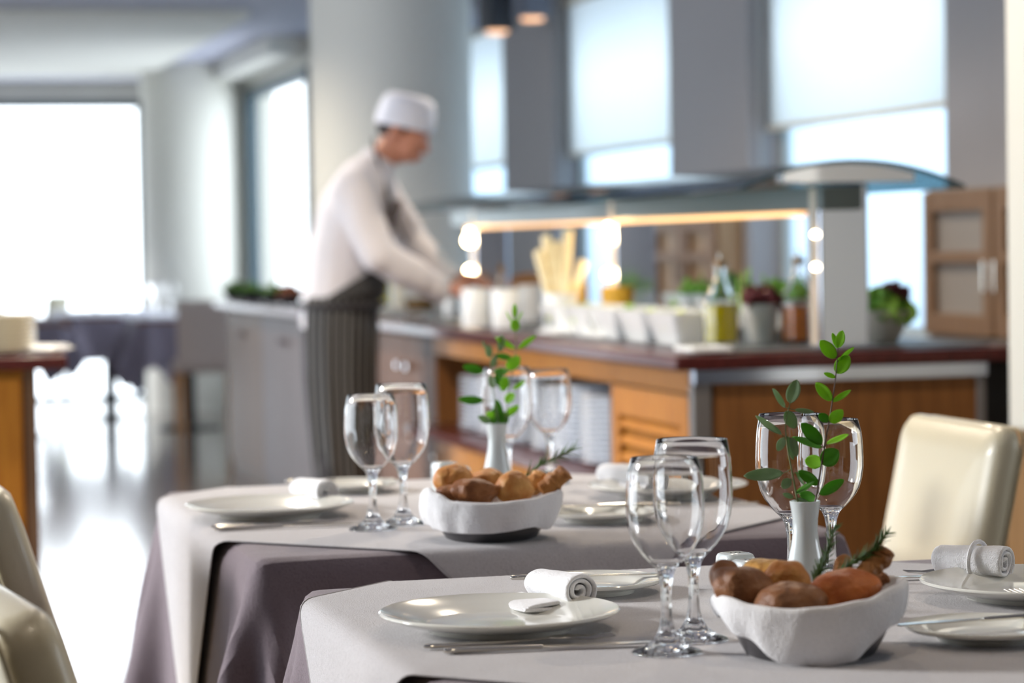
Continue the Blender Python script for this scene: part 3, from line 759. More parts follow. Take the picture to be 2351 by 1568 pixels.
def rosemary(pts, n, ln, lab, seed):
    rr = random.Random(seed)
    P = [D(*q) for q in pts]; Q = []
    for i in range(len(P)-1):
        for k in range(6): Q.append(P[i].lerp(P[i+1], k/6))
    Q.append(P[-1]); c = P[0]; Q = [q-c for q in Q]
    t = thing('rosemary_sprig', lab, 'herb', c, 0, 'rosemary sprigs in the bread baskets')
    obj('stem', MB().tube(Q, .0011, 7), M_STEMG, t)
    nb = MB()
    for i in range(n):
        s = i/n*(len(Q)-1); k = min(int(s), len(Q)-2); b = Q[k].lerp(Q[k+1], s-k); ax = (Q[k+1]-Q[k]).normalized()
        rv = Vector((rr.uniform(-1, 1), rr.uniform(-1, 1), rr.uniform(-1, 1))); rv = (rv-ax*rv.dot(ax)).normalized()
        L = ln*rr.uniform(.7, 1.15)*(1-.4*i/n)
        nb.tube([b, b+(ax*.8+rv*.45)*L*.5, b+(ax*.95+rv*.75)*L], [.0009, .0011, .0003], 5, .5)
    obj('needles', nb, M_ROS, t)
rosemary([(1868, 1340, 2.715), (1895, 1290, 2.725), (1915, 1212, 2.735)], 90, .016, 'upright thin rosemary sprig left of the front breadsticks', 1)
rosemary([(1910, 1330, 2.685), (1960, 1292, 2.685), (2005, 1262, 2.685), (2036, 1224, 2.685)], 95, .016, 'rosemary sprig leaning right along the thick breadstick in the front basket', 2)
rosemary([(1205, 1095, 3.805), (1250, 1062, 3.805), (1318, 1032, 3.805)], 60, .026, 'green rosemary sprig pointing right out of the rear basket', 3)
# ------------------------------------------------------------------ rolled napkins
def rolled_napkin(p, rz, L, R, lab, z0, flap=.05, band=False, flapside=-1):
    t = thing('rolled_napkin', lab, 'napkin', (p.x, p.y, z0), rz, 'rolled white napkins on the plates')
    cs = []
    turns = 2.7; N = 78
    for i in range(N+1):
        q = i/N; a = q*turns*2*math.pi; r = .003+(R-.003)*(q**.95)
        r *= 1+.035*math.sin(a*1.7+1)+.02*math.sin(a*3.1)
        cs.append((r*math.cos(a), r*math.sin(a)*.90))
    rot = -math.pi/2-turns*2*math.pi
    cs = [(x*math.cos(rot)-y*math.sin(rot), x*math.sin(rot)+y*math.cos(rot)) for x, y in cs]
    ex, ez = cs[-1]
    if flap:
        for k in range(1, 9):
            cs.append((ex+flap*k/8, ez+.0004*k))
        cs.append((ex+flap+.003, ez+.003))
        for k in range(1, 7): cs.append((ex+flap-flap*k/9, ez+.0055+.0006*k))
    zmin = min(c[1] for c in cs)
    cs = [(x*-flapside*-1, z-zmin+.001) for x, z in cs]
    mb = MB(); K = 14
    for j in range(K+1):
        y = -L/2+L*j/K; s = 1-.05*math.cos(j/K*math.pi*2)*.5
        for i, (x, z) in enumerate(cs):
            kx = noise.noise(Vector((x*60, y*45, z*60+L*9)))*.0016
            dy = noise.noise(Vector((i*.12, 3.3, 0)))*.004*(2*j/K-1)
            tape = 1-.10*(j/K)
            mb.v.append((x*tape+kx, y+dy, (z*tape)+kx*.7*(z > .004)))
    n = len(cs)
    for j in range(K):
        for i in range(n-1): mb.f.append((j*n+i, j*n+i+1, (j+1)*n+i+1, (j+1)*n+i))
    obj('napkin_cloth', mb, M_NAP, t, solid=.0050, sub=1, weld=False)
    if band:
        b = MB(); ring = [((R+.0022)*math.cos(a/24*2*math.pi), (R+.0022)*.92*math.sin(a/24*2*math.pi)+R*.93) for a in range(25)]
        obj('folded_band', MB().tube([(x, -.008, z) for x, z in ring], .0028, 8), M_NAP, t)
    return t
ZP = ZT+.0075
rolled_napkin(W(1283, 1388, ZP), math.radians(15), .098, .0225, 'rolled white napkin with flat flap on the front left dinner plate', ZP, .072)
rolled_napkin(W(718, 1152, ZP), math.radians(17), .10, .022, 'rolled white napkin with dark folds on the second table left plate', ZP, .030)
rolled_napkin(W(2232, 1328, ZP), math.radians(38), .092, .0235, 'rolled white napkin with a folded band at the right edge of the front table', ZP, 0, True)
rolled_napkin(W(1436, 1118, ZP), math.radians(28), .105, .023, 'rolled white napkin on the right plate of the second table, behind the glasses', ZP, .03)
# ------------------------------------------------------------------ cutlery
def knife(L=.225, k=1):
    t = thing('table_knife', '', 'knife')
    h = MB(); hl = L*.46
    h.tube([(0, 0, 0), (.002, 0, 0), (.012, 0, 0), (hl*.5, 0, 0), (hl*.9, 0, 0), (hl, 0, 0)], [.0025, .0048, .0055, .0048, .0042, .0038], 14, .62, up=(0, 0, 1))
    obj('handle', h, M_STEEL, t)
    b = MB().prism([(hl, -.0045), (L*.9, -.0075), (L*.97, -.006), (L, .001), (L*.98, .0052), (hl, .0052)], -.0007, .0009)
    obj('blade', b, M_STEEL, t, bevel=.0004)
    return t
def fork(L=.205):
    t = thing('table_fork', '', 'fork')
    obj('handle', MB().tube([(0, 0, 0), (.002, 0, 0), (.010, 0, 0), (L*.3, 0, 0), (L*.55, 0, .001), (L*.66, 0, .003)], [.0022, .0045, .0055, .0042, .0026, .0025], 12, .5, up=(0, 0, 1)), M_STEEL, t)
    hd = MB().prism([(L*.655, -.002), (L*.70, -.009), (L*.76, -.0115), (L*.76, .0115), (L*.70, .009), (L*.655, .002)], .002, .0042)
    hdo = obj('fork_head', hd, M_STEEL, t, bevel=.0006)
    for i in range(4):
        y = -.0098+.0065*i
        obj('tine', MB().tube([(L*.755, y, .0031), (L*.88, y, .0012), (L, y*.95, .0035)], [.0016, .0013, .0007], 8), M_STEEL, hdo)
    return t
def put(t, a, b, z, lab, group, roll_=0):
    v = (b-a); t.location = (a.x, a.y, z); t.rotation_euler = (0, 0, math.atan2(v.y, v.x)); t['label'] = lab; t['group'] = group
GK = 'steel cutlery on the dining tables'
zc = ZT+.0035
used = {}
def place(kind, pa, pb, z, lab, L=None):
    a, b = W(*pa, z), W(*pb, z); v = b-a
    if kind not in used:
        used[kind] = {'k': knife, 'f': fork, 's': lambda: knife(.19)}[kind](); t = used[kind]
    else:
        t = dup(used[kind], (0, 0, 0))
    put(t, a, b, z, lab, GK); return t
place('f', (972, 1484), (1475, 1460), zc, 'steel fork lying behind the knife in front of the front left plate')
place('k', (1018, 1494), (1500, 1474), zc, 'steel table knife nearest the camera, in front of the front left plate')
place('f', (484, 1209), (800, 1196), zc, 'steel fork in front of the second table left plate, farther of the pair')
place('k', (492, 1214), (830, 1200), zc, 'steel knife in front of the second table left plate, nearer of the pair')
zs = ZT+.0185
place('s', (1172, 1326), (1525, 1316), zs, 'small steel butter knife resting across the side plate behind the front left napkin')
place('s', (655, 1105), (900, 1098), zs, 'small steel butter knife across the far left side plate of the second table')
place('s', (2420, 1409), (2085, 1434), zs, 'small steel butter knife on the side plate at the right edge of the front table')
place('s', (1500, 1156), (1285, 1163), zs, 'small steel butter knife on the side plate right of the rear bread basket')
place('k', (2440, 1310), (2035, 1327), zc, 'steel knife blade between the front basket and the right-edge plate')
place('f', (2440, 1305), (2045, 1319), zc, 'steel fork beyond the blade between the front basket and right-edge plate')
place('k', (1420, 1160), (1735, 1154), zc, 'steel knife whose tip sticks out right of the second table right plate')
place('f', (2520, 1415), (2330, 1362), ZT+.016, 'steel fork whose tines enter at the right edge beside the banded napkin')
# ------------------------------------------------------------------ leather dining chairs
def dining_chair(lab, loc, rz, lean, grp, mt=M_LEATHER, legm=M_WOODE, w=.40, H=.865, th=.062, skirt=False, seam=M_PIPING):
    """faces +x in its own frame"""
    t = thing('dining_chair', lab, 'chair', loc, rz, grp)
    def slab(w, h, th, puff=.008):
        m_ = MB(); nu, nv = 12, 12
        out = rrect(-w/2, w/2, 0, h, .035, 5); 
        n = len(out)
        for (xo, k) in ((-th/2, .93), (-th/2+.010, .985), (-th/2+.02, 1), (th/2-.02, 1), (th/2-.010, .985), (th/2, .93)):
            m_.v += [(xo, y*k, h/2+(z-h/2)*(1-(1-k)*w/h)) for y, z in out]
        for j in range(5): m_.f += [(j*n+i, j*n+(i+1) % n, (j+1)*n+(i+1) % n, (j+1)*n+i) for i in range(n)]
        # puffed faces
        for j, xo, s_ in ((0, -th/2, -1), (5, th/2, 1)):
            base = j*n; rings = [base+i for i in range(n)]
            for kk, pf in ((.8, .6), (.5, .9), (.2, 1.0)):
                o = len(m_.v)
                m_.v += [(xo+s_*puff*pf, m_.v[base+i][1]*kk, h/2+(m_.v[base+i][2]-h/2)*kk) for i in range(n)]
                m_.f += [(rings[i], rings[(i+1) % n], o+(i+1) % n, o+i) for i in range(n)]
                rings = [o+i for i in range(n)]
            m_.f.append(tuple(rings))
        return m_
    hb = (H-.42)/math.cos(lean)
    bk = slab(w, hb, th)
    piv = Vector((-.20, 0, .42))
    b = obj('backrest', bk, mt, t, loc=piv, rot=(0, -lean, 0))
    pts = [(-th/2+.004, y*.992, z) for y, z in rrect(-w/2, w/2, 0, hb, .035, 5)]
    obj('seam', MB().tube(pts+[pts[0]], .0028, 6), seam, b)
    seat = MB().box(-.21, .17, -w/2, w/2, .40, .475)
    obj('seat', seat, mt, t, bevel=.022)
    for sx in (-1, 1):
        for sy in (-1, 1):
            cx_, cy_ = (.14 if sx > 0 else -.18), sy*(w/2-.03)
            obj('leg', MB().tube([(cx_+(-.05 if sx < 0 else 0), cy_, 0), (cx_, cy_, .405)], [.015, .021], 4), legm, t, bevel=.003)
    return t
dining_chair('cream leather dining chair facing the camera at right, behind the front table', (1.575, 4.14, 0), math.pi+.0, math.radians(12), 'cream leather dining chairs', w=.41, th=.05)
dining_chair('cream leather chair back at the bottom left corner, nearest the camera', (.462, 2.66, 0), .12, math.radians(17), 'cream leather dining chairs', w=.40, H=.845)
dining_chair('cream leather chair at the left edge, behind the nearest chair and before the wood sideboard', (.525, 4.02, 0), .05, math.radians(17), 'cream leather dining chairs', H=.835)
# ================================================================== BUFFET COUNTER
BX0, BX1, BY0, BY1 = 2.03, 2.80, 6.09, 13.9
wt = MB().prism([(1.975, 6.035), (2.93, 6.035), (2.93, 11.3), (2.17, 11.3), (2.17, 14.0), (1.975, 14.0)], .865, .90)
o = obj('buffet_worktop', wt, M_TOPW, bevel=.006); tag(o, 'long dark mahogany worktop of the buffet counter', 'countertop')
o = obj('display_inset', MB().box(2.10, 2.84, 6.12, 10.9, .9005, .906), mat('grey_stone_inset', (84, 86, 90), .45), bevel=.002, smooth=False)
tag(o, 'grey stone display surface set on the buffet worktop under the dishes', 'display surface')
ZC = .9065
def cabinet(y0, y1, lab, kind, BX1=2.80):
    t = thing('buffet_cabinet', lab, 'cabinet', (BX0, (y0+y1)/2, 0), 0, 'wooden buffet cabinets'); h = (y1-y0)/2-.001
    if kind == 'louver':
        obj('cabinet_body', MB().box(.02, BX1-BX0, -h, h, 0, .864), M_WOODF, t, smooth=False, bevel=.002)
        d = MB(); d.box(-.004, .02, -h+.004, -h+.075, .05, .80); d.box(-.004, .02, h-.055, h-.004, .05, .80); d.box(-.004, .02, -h+.075, h-.055, .72, .80); d.box(-.004, .02, -h+.075, h-.055, .05, .12)
        dr = obj('door', d, M_WOODF, t, smooth=False, bevel=.002)
        sl = MB()
        for k in range(13):
            z = .15+k*.045
            sl.add([(-.006, -h+.075, z), (.016, -h+.075, z+.03), (-.006, h-.055, z), (.016, h-.055, z+.03), (-.002, -h+.075, z-.004), (.020, -h+.075, z+.026), (-.002, h-.055, z-.004), (.020, h-.055, z+.026)],
                   [(0, 2, 3, 1), (4, 5, 7, 6), (0, 1, 5, 4), (2, 6, 7, 3), (0, 4, 6, 2), (1, 3, 7, 5)])
        obj('louver_panel', sl, M_WOODF, dr, smooth=False)
        obj('header', MB().box(-.002, .02, -h, h, .805, .864), M_WOODF, t, smooth=False)
    elif kind == 'open':
        b = MB(); b.box(.02, BX1-BX0, -h, h, 0, .53); b.box(.55, BX1-BX0, -h, h, .53, .864); b.box(0, .55, -h, -h+.03, .53, .864); b.box(0, .55, h-.03, h, .53, .864)
        obj('cabinet_body', b, M_WOODE, t, smooth=False, bevel=.002)
        obj('header', MB().box(-.002, .03, -h, h, .800, .864), M_WOODF, t, smooth=False)
        obj('shelf_board', MB().box(-.10, .55, -h, h, .530, .556), M_TOPW, t, smooth=False, bevel=.004)
        for k in range(3):
            y0_, y1_ = -h+2*h*k/3, -h+2*h*(k+1)/3
            d = obj('door', MB().box(0, .019, y0_+.004, y1_-.004, .06, .52), M_WOODF, t, smooth=False, bevel=.002)
            obj('knob', MB().tube([(-.02, y1_-.05, .44), (0, y1_-.05, .44)], .010, 12), M_STEEL, d)
    else:
        obj('cabinet_body', MB().box(.02, BX1-BX0, -h, h, 0, .864), kind, t, smooth=False, bevel=.002)
        for s in (0, 1):
            y0_ = -h+h*s; d = obj('door', MB().box(0, .019, y0_+.004, y0_+h-.004, .06, .85), kind, t, smooth=False, bevel=.002)
            obj('knob', MB().tube([(-.022, y0_+(.08 if s else h-.08), .74), (0, y0_+(.08 if s else h-.08), .74)], .013, 12), M_CHROME, d)
    return t
M_DOAK = wood_mat('dark_oak', (104, 66, 38), (86, 54, 32))
M_PURP = wood_mat('greyed_wood', (108, 96, 96), (94, 82, 82))
cabinet(6.10, 6.75, 'orange oak cabinet with a slatted louver door at the near end of the buffet', 'louver')
cabinet(6.75, 8.93, 'open buffet cabinet whose dark shelf holds stacks of white plates', 'open')
cabinet(8.93, 9.85, 'plain brown wooden buffet cabinet just right of the cook', M_DOAK)
cabinet(9.85, 11.3, 'wooden buffet cabinet hidden mostly behind the cook', M_DOAK)
cabinet(11.3, 12.75, 'greyish wooden buffet cabinet just left of the cook', M_PURP, 2.16)
cabinet(12.75, 13.9, 'taupe wooden buffet cabinet at the far end with round chrome knobs', M_WOODP, 2.16)
ep = thing('end_panel', 'wide shade-darkened oak end panel of the buffet facing the dining tables', 'panel', (BX0, 6.07, 0))
obj('veneer', MB().box(.055, .75, .003, .029, .02, .826), M_WOODE, ep, smooth=False, bevel=.002)
obj('steel_rail', MB().box(.0, .78, -.004, .029, .828, .864), M_BRUSH, ep, smooth=False, bevel=.002)
obj('corner_post', MB().box(-.003, .045, -.004, .029, 0, .827), mat('grey_metal_post', (132, 128, 126), .4, .5), ep, smooth=False, bevel=.003)
obj('edge_trim', MB().box(.751, .775, -.002, .029, 0, .827), mat('grey_metal_post', (132, 128, 126), .4, .5), ep, smooth=False, bevel=.002)
o = obj('gap_shade', MB().box(2.83, 3.25, 6.15, 6.9, 0, .86), M_BLACK, smooth=False); tag(o, 'black box painted as the shaded gap between the buffet end and the off-white pillar', 'panel')  # no panel here: black box stands for the dark open gap
# stacked plates on the open shelf
M_STACK = mat('cool_white_china', (226, 231, 238), .25, coat=.3)
SP = MB().lathe([(0, .004), (.06, .004), (.062, 0), (.075, 0), (.077, .004), (.118, .013), (.122, .0165), (.119, .018), (.078, .009), (0, .008)], 36).mesh('stack_plate')
SPC = SP.copy(); SSP = SPL.copy()
stk = [(2.13, 6.98, 18, 'nearest stack, beside the louver door cabinet'), (2.12, 7.25, 19, 'second stack from the louver door cabinet'), (2.13, 7.52, 18, 'third stack from the louver door cabinet'),
       (2.12, 7.90, 17, 'stack seen behind the rear wine glasses'), (2.13, 8.18, 18, 'stack seen behind the rear leafy sprigs'), (2.13, 8.45, 17, 'farthest stack in the open buffet shelf')]
for (x, y, n, l) in stk:
    for k in range(n-5):
        o = obj('stacked_plate', SP, M_STACK, loc=(x+random.uniform(-.001, .001), y+random.uniform(-.001, .001), 0.5565+.0152*k))
        tag(o, ('topmost' if k == n-6 else 'bottom' if k == 0 else 'middle')+' white plate of the '+l, 'plate', 'white plates of the '+l)
# sneeze guard canopy
cn = thing('glass_canopy', 'long arched glass food canopy on steel posts over the buffet', 'food canopy', (2.444, 6.05, .9065))
a = .298; sag = .068; Rr = (a*a+sag*sag)/(2*sag); zc_ = .468-Rr
def arc(R_, n=24, lim=1.0):
    th = math.asin(a/Rr)*lim; return [(R_*math.sin(-th+2*th*i/n), zc_+R_*math.cos(-th+2*th*i/n)) for i in range(n+1)]
obj('glass_arch', MB().prism(arc(Rr)+arc(Rr-.007)[::-1], 0, 4.3, 'y'), M_CANOPY, cn)
obj('arch_edge', MB().prism(arc(Rr+.001)+arc(Rr-.008)[::-1], -.012, 0, 'y'), mat('dark_glass_edge', (38, 62, 72), .1), cn)
br = arc(Rr-.008, 24, .58)
for y in (.02, 1.83, 3.69):
    obj('arch_bracket', MB().prism(br+[(br[-1][0], .412), (br[0][0], .412)], y, y+.05, 'y'), M_CHROME, cn, bevel=.002)
obj('lamp_beam', MB().box(-.055, .055, .07, 4.1, .345, .405), mat('grey_green_metal', (96, 106, 106), .35, .6), cn, bevel=.004, smooth=False)
obj('lamp_strip', MB().box(-.05, -.02, .25, 3.9, .333, .3445), M_STRIP, cn, smooth=False)
for k, y in enumerate((.10, 1.86, 3.72)):
    p = obj('post', MB().box(-.05, .082, y, y+.09, .0, .412), M_BRUSH, cn, bevel=.006)
    obj('post_strip', MB().box(-.056, -.049, y+.01, y+.05, .0, .40), mat('beige_trim', (190, 176, 160), .4), p, smooth=False)
    obj('base_flange', MB().box(-.065, .097, y-.012, y+.102, 0, .008), M_BRUSH, p, bevel=.003)
    if k: zz = [(.29, .023), (.172, .019), (.322, .012)]
    else: zz = [(.285, .0075), (.203, .0075)]  # nearest post: glowing beads painted in for reflected bulbs
    for z, r in zz:
        hx = -.072 if k else -.0585
        obj('bulb_and_glint', MB().ell((hx, y+.01, z), (r, r, r), None, 16, 10), M_GLOW, p)
# ------------------------------------------------------------------ things on the buffet
def bottle(px, py, H, R, liq, fill, lab, grp='oil and vinegar bottles'):
    b = W(px, py, ZC); t = thing('oil_bottle', lab, 'bottle', (b.x, b.y, ZC), 0, grp)
    k = R
    prof = [(0, .001), (k*.94, 0), (k, .006), (k, H*.42), (k*.93, H*.50), (k*.62, H*.62), (k*.40, H*.70), (k*.34, H*.78), (k*.34, H*.86), (k*.40, H*.865), (k*.40, H*.885), (k*.30, H*.885), (k*.27, H*.78), (k*.34, H*.69), (k*.55, H*.61), (k*.86, H*.50), (k*.93, H*.42), (k*.93, .010), (0, .008)]
    obj('bottle_glass', MB().lathe(prof, 40), M_GLASS, t)
    f = H*fill
    pr = [(0, .0085), (k*.925, .011), (k*.925, min(f, H*.42))]+([(k*.86, f)] if f > H*.42 else [])+[(0, f)]
    obj('bottle_contents', MB().lathe(pr, 40), liq, t)
    obj('cork', MB().lathe([(0, H*.84), (k*.26, H*.84), (k*.30, H*.90), (k*.34, H*.905), (k*.34, H*.92), (0, H*.92)], 20), mat('brass_cork', (150, 110, 50), .35, .6), t)
    obj('pour_spout', MB().tube([(0, 0, H*.92), (0, 0, H*.95), (-.004, 0, H*1.0)], [.006, .004, .003], 10), M_STEEL, t)
def liquid(name, rgb): return mat(name, rgb, .1, trans=.2, ior=1.45)
bottle(1656, 795, .242, .046, liquid('olive_oil', (206, 190, 8)), .45, 'clear bottle half full of green olive oil on the buffet corner')
bottle(1835, 788, .246, .049, liquid('vinegar', (222, 128, 50)), .40, 'clear bottle of orange-brown vinegar beside the steel canopy post')
bottle(880, 708, .20, .032, liquid('olive_oil', (206, 190, 8)), .7, 'green oil bottle just right of the cook\'s waist')
def tray(px, py, wx, wy, lab, m_=M_PAPERW, z=ZC, rz=0):
    b = W(px, py, z); t = MB()
    t.box(-wx, wx, -wy, wy, 0, .004); 
    for s in (-1, 1): t.box(s*wx-.004, s*wx+.004, -wy, wy, 0, .012); t.box(-wx, wx, s*wy-.004, s*wy+.004, 0, .012)
    o = obj('serving_tray', t, m_, loc=(b.x, b.y, z), rot=(0, 0, rz), bevel=.002); return tag(o, lab, 'tray', 'flat serving trays on the buffet')
# row of flared rectangular dishes
def dish_mb(wx, wy, h, fl=.72):
    m_ = MB(); lv = [(0, fl, 0), (h, 1, 0), (h, .95, 0), (.010, fl*.93, 0)]
    base = rrect(-wx, wx, -wy, wy, .02, 4); n = len(base)
    for z, k, _ in lv: m_.v += [(x*k, y*k, z) for x, y in base]
    for j in range(3): m_.f += [(j*n+i, j*n+(i+1) % n, (j+1)*n+(i+1) % n, (j+1)*n+i) for i in range(n)]
    m_.f += [tuple(range(n))[::-1], tuple(3*n+i for i in range(n))]
    return m_
DM = dish_mb(.095, .125, .085).mesh('salad_dish')
def salad(x, y, z, rx, ry, h, mats, lab, seed, n=70, big=.03):
    rr = random.Random(seed); m_ = MB()
    for i in range(n):
        a = rr.uniform(0, 6.28); q = math.sqrt(rr.random()); c = Vector((rx*q*math.cos(a), ry*q*math.sin(a), h*(1-q*q)*rr.uniform(.3, 1.1)))
        s = big*rr.uniform(.6, 1.3); E = Euler((rr.uniform(-1.2, 1.2), rr.uniform(-1.2, 1.2), rr.uniform(0, 6.28))).to_matrix()
        vs_ = []
        for u in range(5):
            for v in range(5):
                p = Vector(((u-2)/2*s*(1-.25*abs(v-2)/2), (v-2)/2*s, .25*s*math.sin(u*1.9+v*2.3)+.2*s*math.cos(v*2.1)))
                vs_.append(c+E @ p)
        m_.add(vs_, [(u*5+v, u*5+v+1, u*5+v+6, u*5+v+5) for u in range(4) for v in range(4)])
    o = obj('salad_leaves', m_, mats, loc=(x, y, z), solid=.001); return tag(o, lab, 'salad', kind='stuff')
SG = mat('salad_green', (96, 148, 36), .5, alt=(150, 190, 70), vscale=30); SD = mat('salad_dark_green', (58, 92, 34), .5, alt=(80, 124, 44), vscale=30); SR = mat('radicchio_red', (96, 38, 44), .5, alt=(130, 60, 66), vscale=30); SY = mat('pale_salad', (206, 206, 150), .5, alt=(170, 190, 90), vscale=30)
names = ['nearest the corner', 'second from the corner', 'third from the corner', 'fourth from the corner', 'farthest, beside the jar of breadsticks']
for k in range(5):
    y = 6.62+.275*k; x = 2.21
    o = obj('salad_dish', DM, M_PAPERW, loc=(x, y, ZC)); tag(o, 'white flared rectangular salad dish in the front row, '+names[k], 'dish', 'white rectangular salad dishes, front row')
    salad(x, y, ZC+.045, .075, .10, .03, [SY, SY, SG, SY, SY][k], 'pale chopped salad in the front row dish '+names[k], 20+k, 36, .018)
for k in range(4):
    y = 6.68+.285*k; x = 2.55
    o = obj('salad_dish', DM, M_PAPERW, loc=(x, y, ZC+.03)); tag(o, 'white rectangular salad dish in the raised back row, '+names[k].replace(', beside the jar of breadsticks', ' one'), 'dish', 'white rectangular salad dishes, back row')
    salad(x, y, ZC+.085, .08, .11, .06, [SG, SG, SD, SG, SD][k], 'leafy green salad in the back row dish '+names[k].replace(', beside the jar of breadsticks', ' one'), 40+k, 60, .026)
o = obj('riser_shelf', MB().box(2.44, 2.66, 6.53, 7.68, ZC, ZC+.0295), M_DARK, bevel=.003, smooth=False); tag(o, 'low dark riser under the back row of salad dishes', 'riser')
tray(1615, 806, .05, .07, 'pale tray edge under the olive oil bottle at the buffet corner', M_PAPERW)
tray(1400, 772, .06, .10, 'small white tray at the front edge, before the rectangular dishes', M_PAPERW)
tray(1290, 766, .05, .08, 'small white tray beneath the jar of breadsticks', M_PAPERW)
# grey pot with mixed vegetables between the bottles
b = W(1745, 789, ZC)
o = obj('tapered_pot', MB().lathe([(0, .002), (.040, 0), (.052, .105), (.049, .105), (.037, .008), (0, .008)], 36), mat('grey_glazed', (196, 194, 190), .35), loc=(b.x, b.y, ZC)); tag(o, 'pale grey tapered pot between the oil and vinegar bottles', 'pot')
salad(b.x, b.y, ZC+.10, .045, .045, .05, SR, 'dark red radicchio leaves in the pale grey pot between the bottles', 61, 30, .026)
cel = MB()
for k in range(3): cel.tube([(.01*k-.03, 0, 0), (.014*k-.04, .004*k, .06), (.016*k-.045, 0, .13+.01*k)], [.007, .007, .005], 8, .6)
o = obj('celery_sticks', cel, SG, loc=(b.x-.01, b.y+.01, ZC+.05)); tag(o, 'bright green celery sticks standing between the two bottles', 'vegetable')
o = obj('yellow_pepper_strip', MB().tube([(0, 0, 0), (.004, 0, .05), (-.002, 0, .095)], [.009, .009, .006], 10, .6), mat('pepper_yellow', (226, 190, 40), .35), loc=(b.x+.015, b.y-.005, ZC+.05)); tag(o, 'yellow pepper strip standing in the pale grey pot', 'vegetable')
# round salad bowl right of the post
b = W(2022, 787, ZC)
o = obj('salad_bowl', MB().lathe([(0, .002), (.04, 0), (.045, .004), (.085, .085), (.0815, .085), (.04, .010), (0, .009)], 40), mat('stone_bowl', (196, 190, 178), .4), loc=(b.x, b.y, ZC)); tag(o, 'stone-coloured salad bowl right of the steel canopy post', 'bowl')
salad(b.x, b.y, ZC+.075, .07, .07, .05, SG, 'bright green lettuce in the stone-coloured bowl right of the canopy post', 71, 70, .03)
salad(b.x+.04, b.y, ZC+.115, .035, .03, .025, SR, 'dark red lettuce tips at the right of the stone-coloured bowl', 72, 18, .026)
# canisters and jars
def canister(px, py, R, H, lab, lid=True, m_=M_PAPERW):
    b = W(px, py, ZC); t = thing('white_canister', lab, 'jar', (b.x, b.y, ZC), 0, 'white ceramic jars on the buffet')
    obj('jar_body', MB().lathe([(0, .001), (R*.96, 0), (R, .004), (R, H-.004), (R*.97, H), (R*.92, H), (R*.92, .008), (0, .008)], 36), m_, t)
    obj('jar_rim', MB().lathe([(R*.99, H-.010), (R*1.03, H-.008), (R*1.03, H-.001), (R*.99, H)], 36), m_, t)
    return b
canister(1093, 751, .047, .128, 'white cylindrical ceramic jar, leftmost of the front pair below the cook\'s hands')
canister(1163, 754, .049, .128, 'white cylindrical ceramic jar, right one of the front pair below the cook\'s hands')
canister(1218, 738, .045, .13, 'white ceramic jar set back behind the pair of white jars')
canister(1040, 728, .035, .085, 'small white jar at the cook\'s cuffs')
b = canister(1287, 756, .053, .115, 'wide white ceramic jar holding pale breadsticks')
for k, (dx, dy, lx, h) in enumerate([(-.02, 0, -.05, .26), (0, .01, -.005, .29), (.012, -.01, .015, .33), (.0, .012, -.04, .31), (.02, .0, .06, .22)]):
    o = obj('long_breadstick', MB().tube([(0, 0, 0), (lx*.5, 0, h*.5), (lx, 0, h*.92), (lx*1.05, 0, h*.93)], [.012, .015, .017, .008], 12), mat('pale_bread', (248, 238, 205), .6, alt=(232, 212, 165), vscale=40), loc=(b.x+dx, b.y+dy, ZC+.01))
    tag(o, ['leftmost short pale breadstick in the wide white jar', 'middle pale breadstick in the wide white jar', 'tallest pale breadstick in the wide white jar', 'left-leaning long pale breadstick in the wide white jar', 'right-leaning breadstick in the wide white jar'][k], 'breadstick', 'long breadsticks in the white jar')
for (px, py, R, H, lab) in [(1420, 706, .058, .075, 'yellow tub under the middle canopy lamps'), (1326, 692, .035, .07, 'small orange-yellow tub left of the chrome canopy post')]:
    p = D(px, py, 8.3 if px > 1400 else 8.5); b = Vector((p.x, p.y, 0))
    st = obj('tub_stand', MB().lathe([(0, 0), (R*.9, 0), (R*.9, p.z-.905-.01), (0, p.z-.905-.01)], 30), M_DSTEEL, loc=(b.x, b.y, ZC)); tag(st, 'dark round stand raising the '+lab, 'stand')
    o = obj('yellow_tub', MB().lathe([(0, .002), (R*.9, 0), (R, H), (R*.95, H), (R*.86, .008), (0, .008)], 32), mat('yellow_enamel', (226, 176, 60), .35), loc=(b.x, b.y, p.z-.008)); tag(o, lab, 'tub', 'yellow tubs on the buffet')
b = D(1213, 664, 9.7)
t = thing('bread_board', 'round-topped orange wooden board standing behind the white jars', 'board', (b.x, b.y, ZC), -YAW)
pol = [(-.07, 0), (.07, 0), (.07, .13)]+[(.07*math.cos(i/10*math.pi), .13+.035*math.sin(i/10*math.pi)) for i in range(1, 10)]+[(-.07, .13)]
obj('board_panel', MB().prism(pol, -.01, .01, 'y'), mat('board_orange', (196, 136, 84), .5), t, bevel=.003)
obj('board_foot', MB().box(-.06, .06, -.035, .035, 0, .012), M_WOODL, t, bevel=.002)
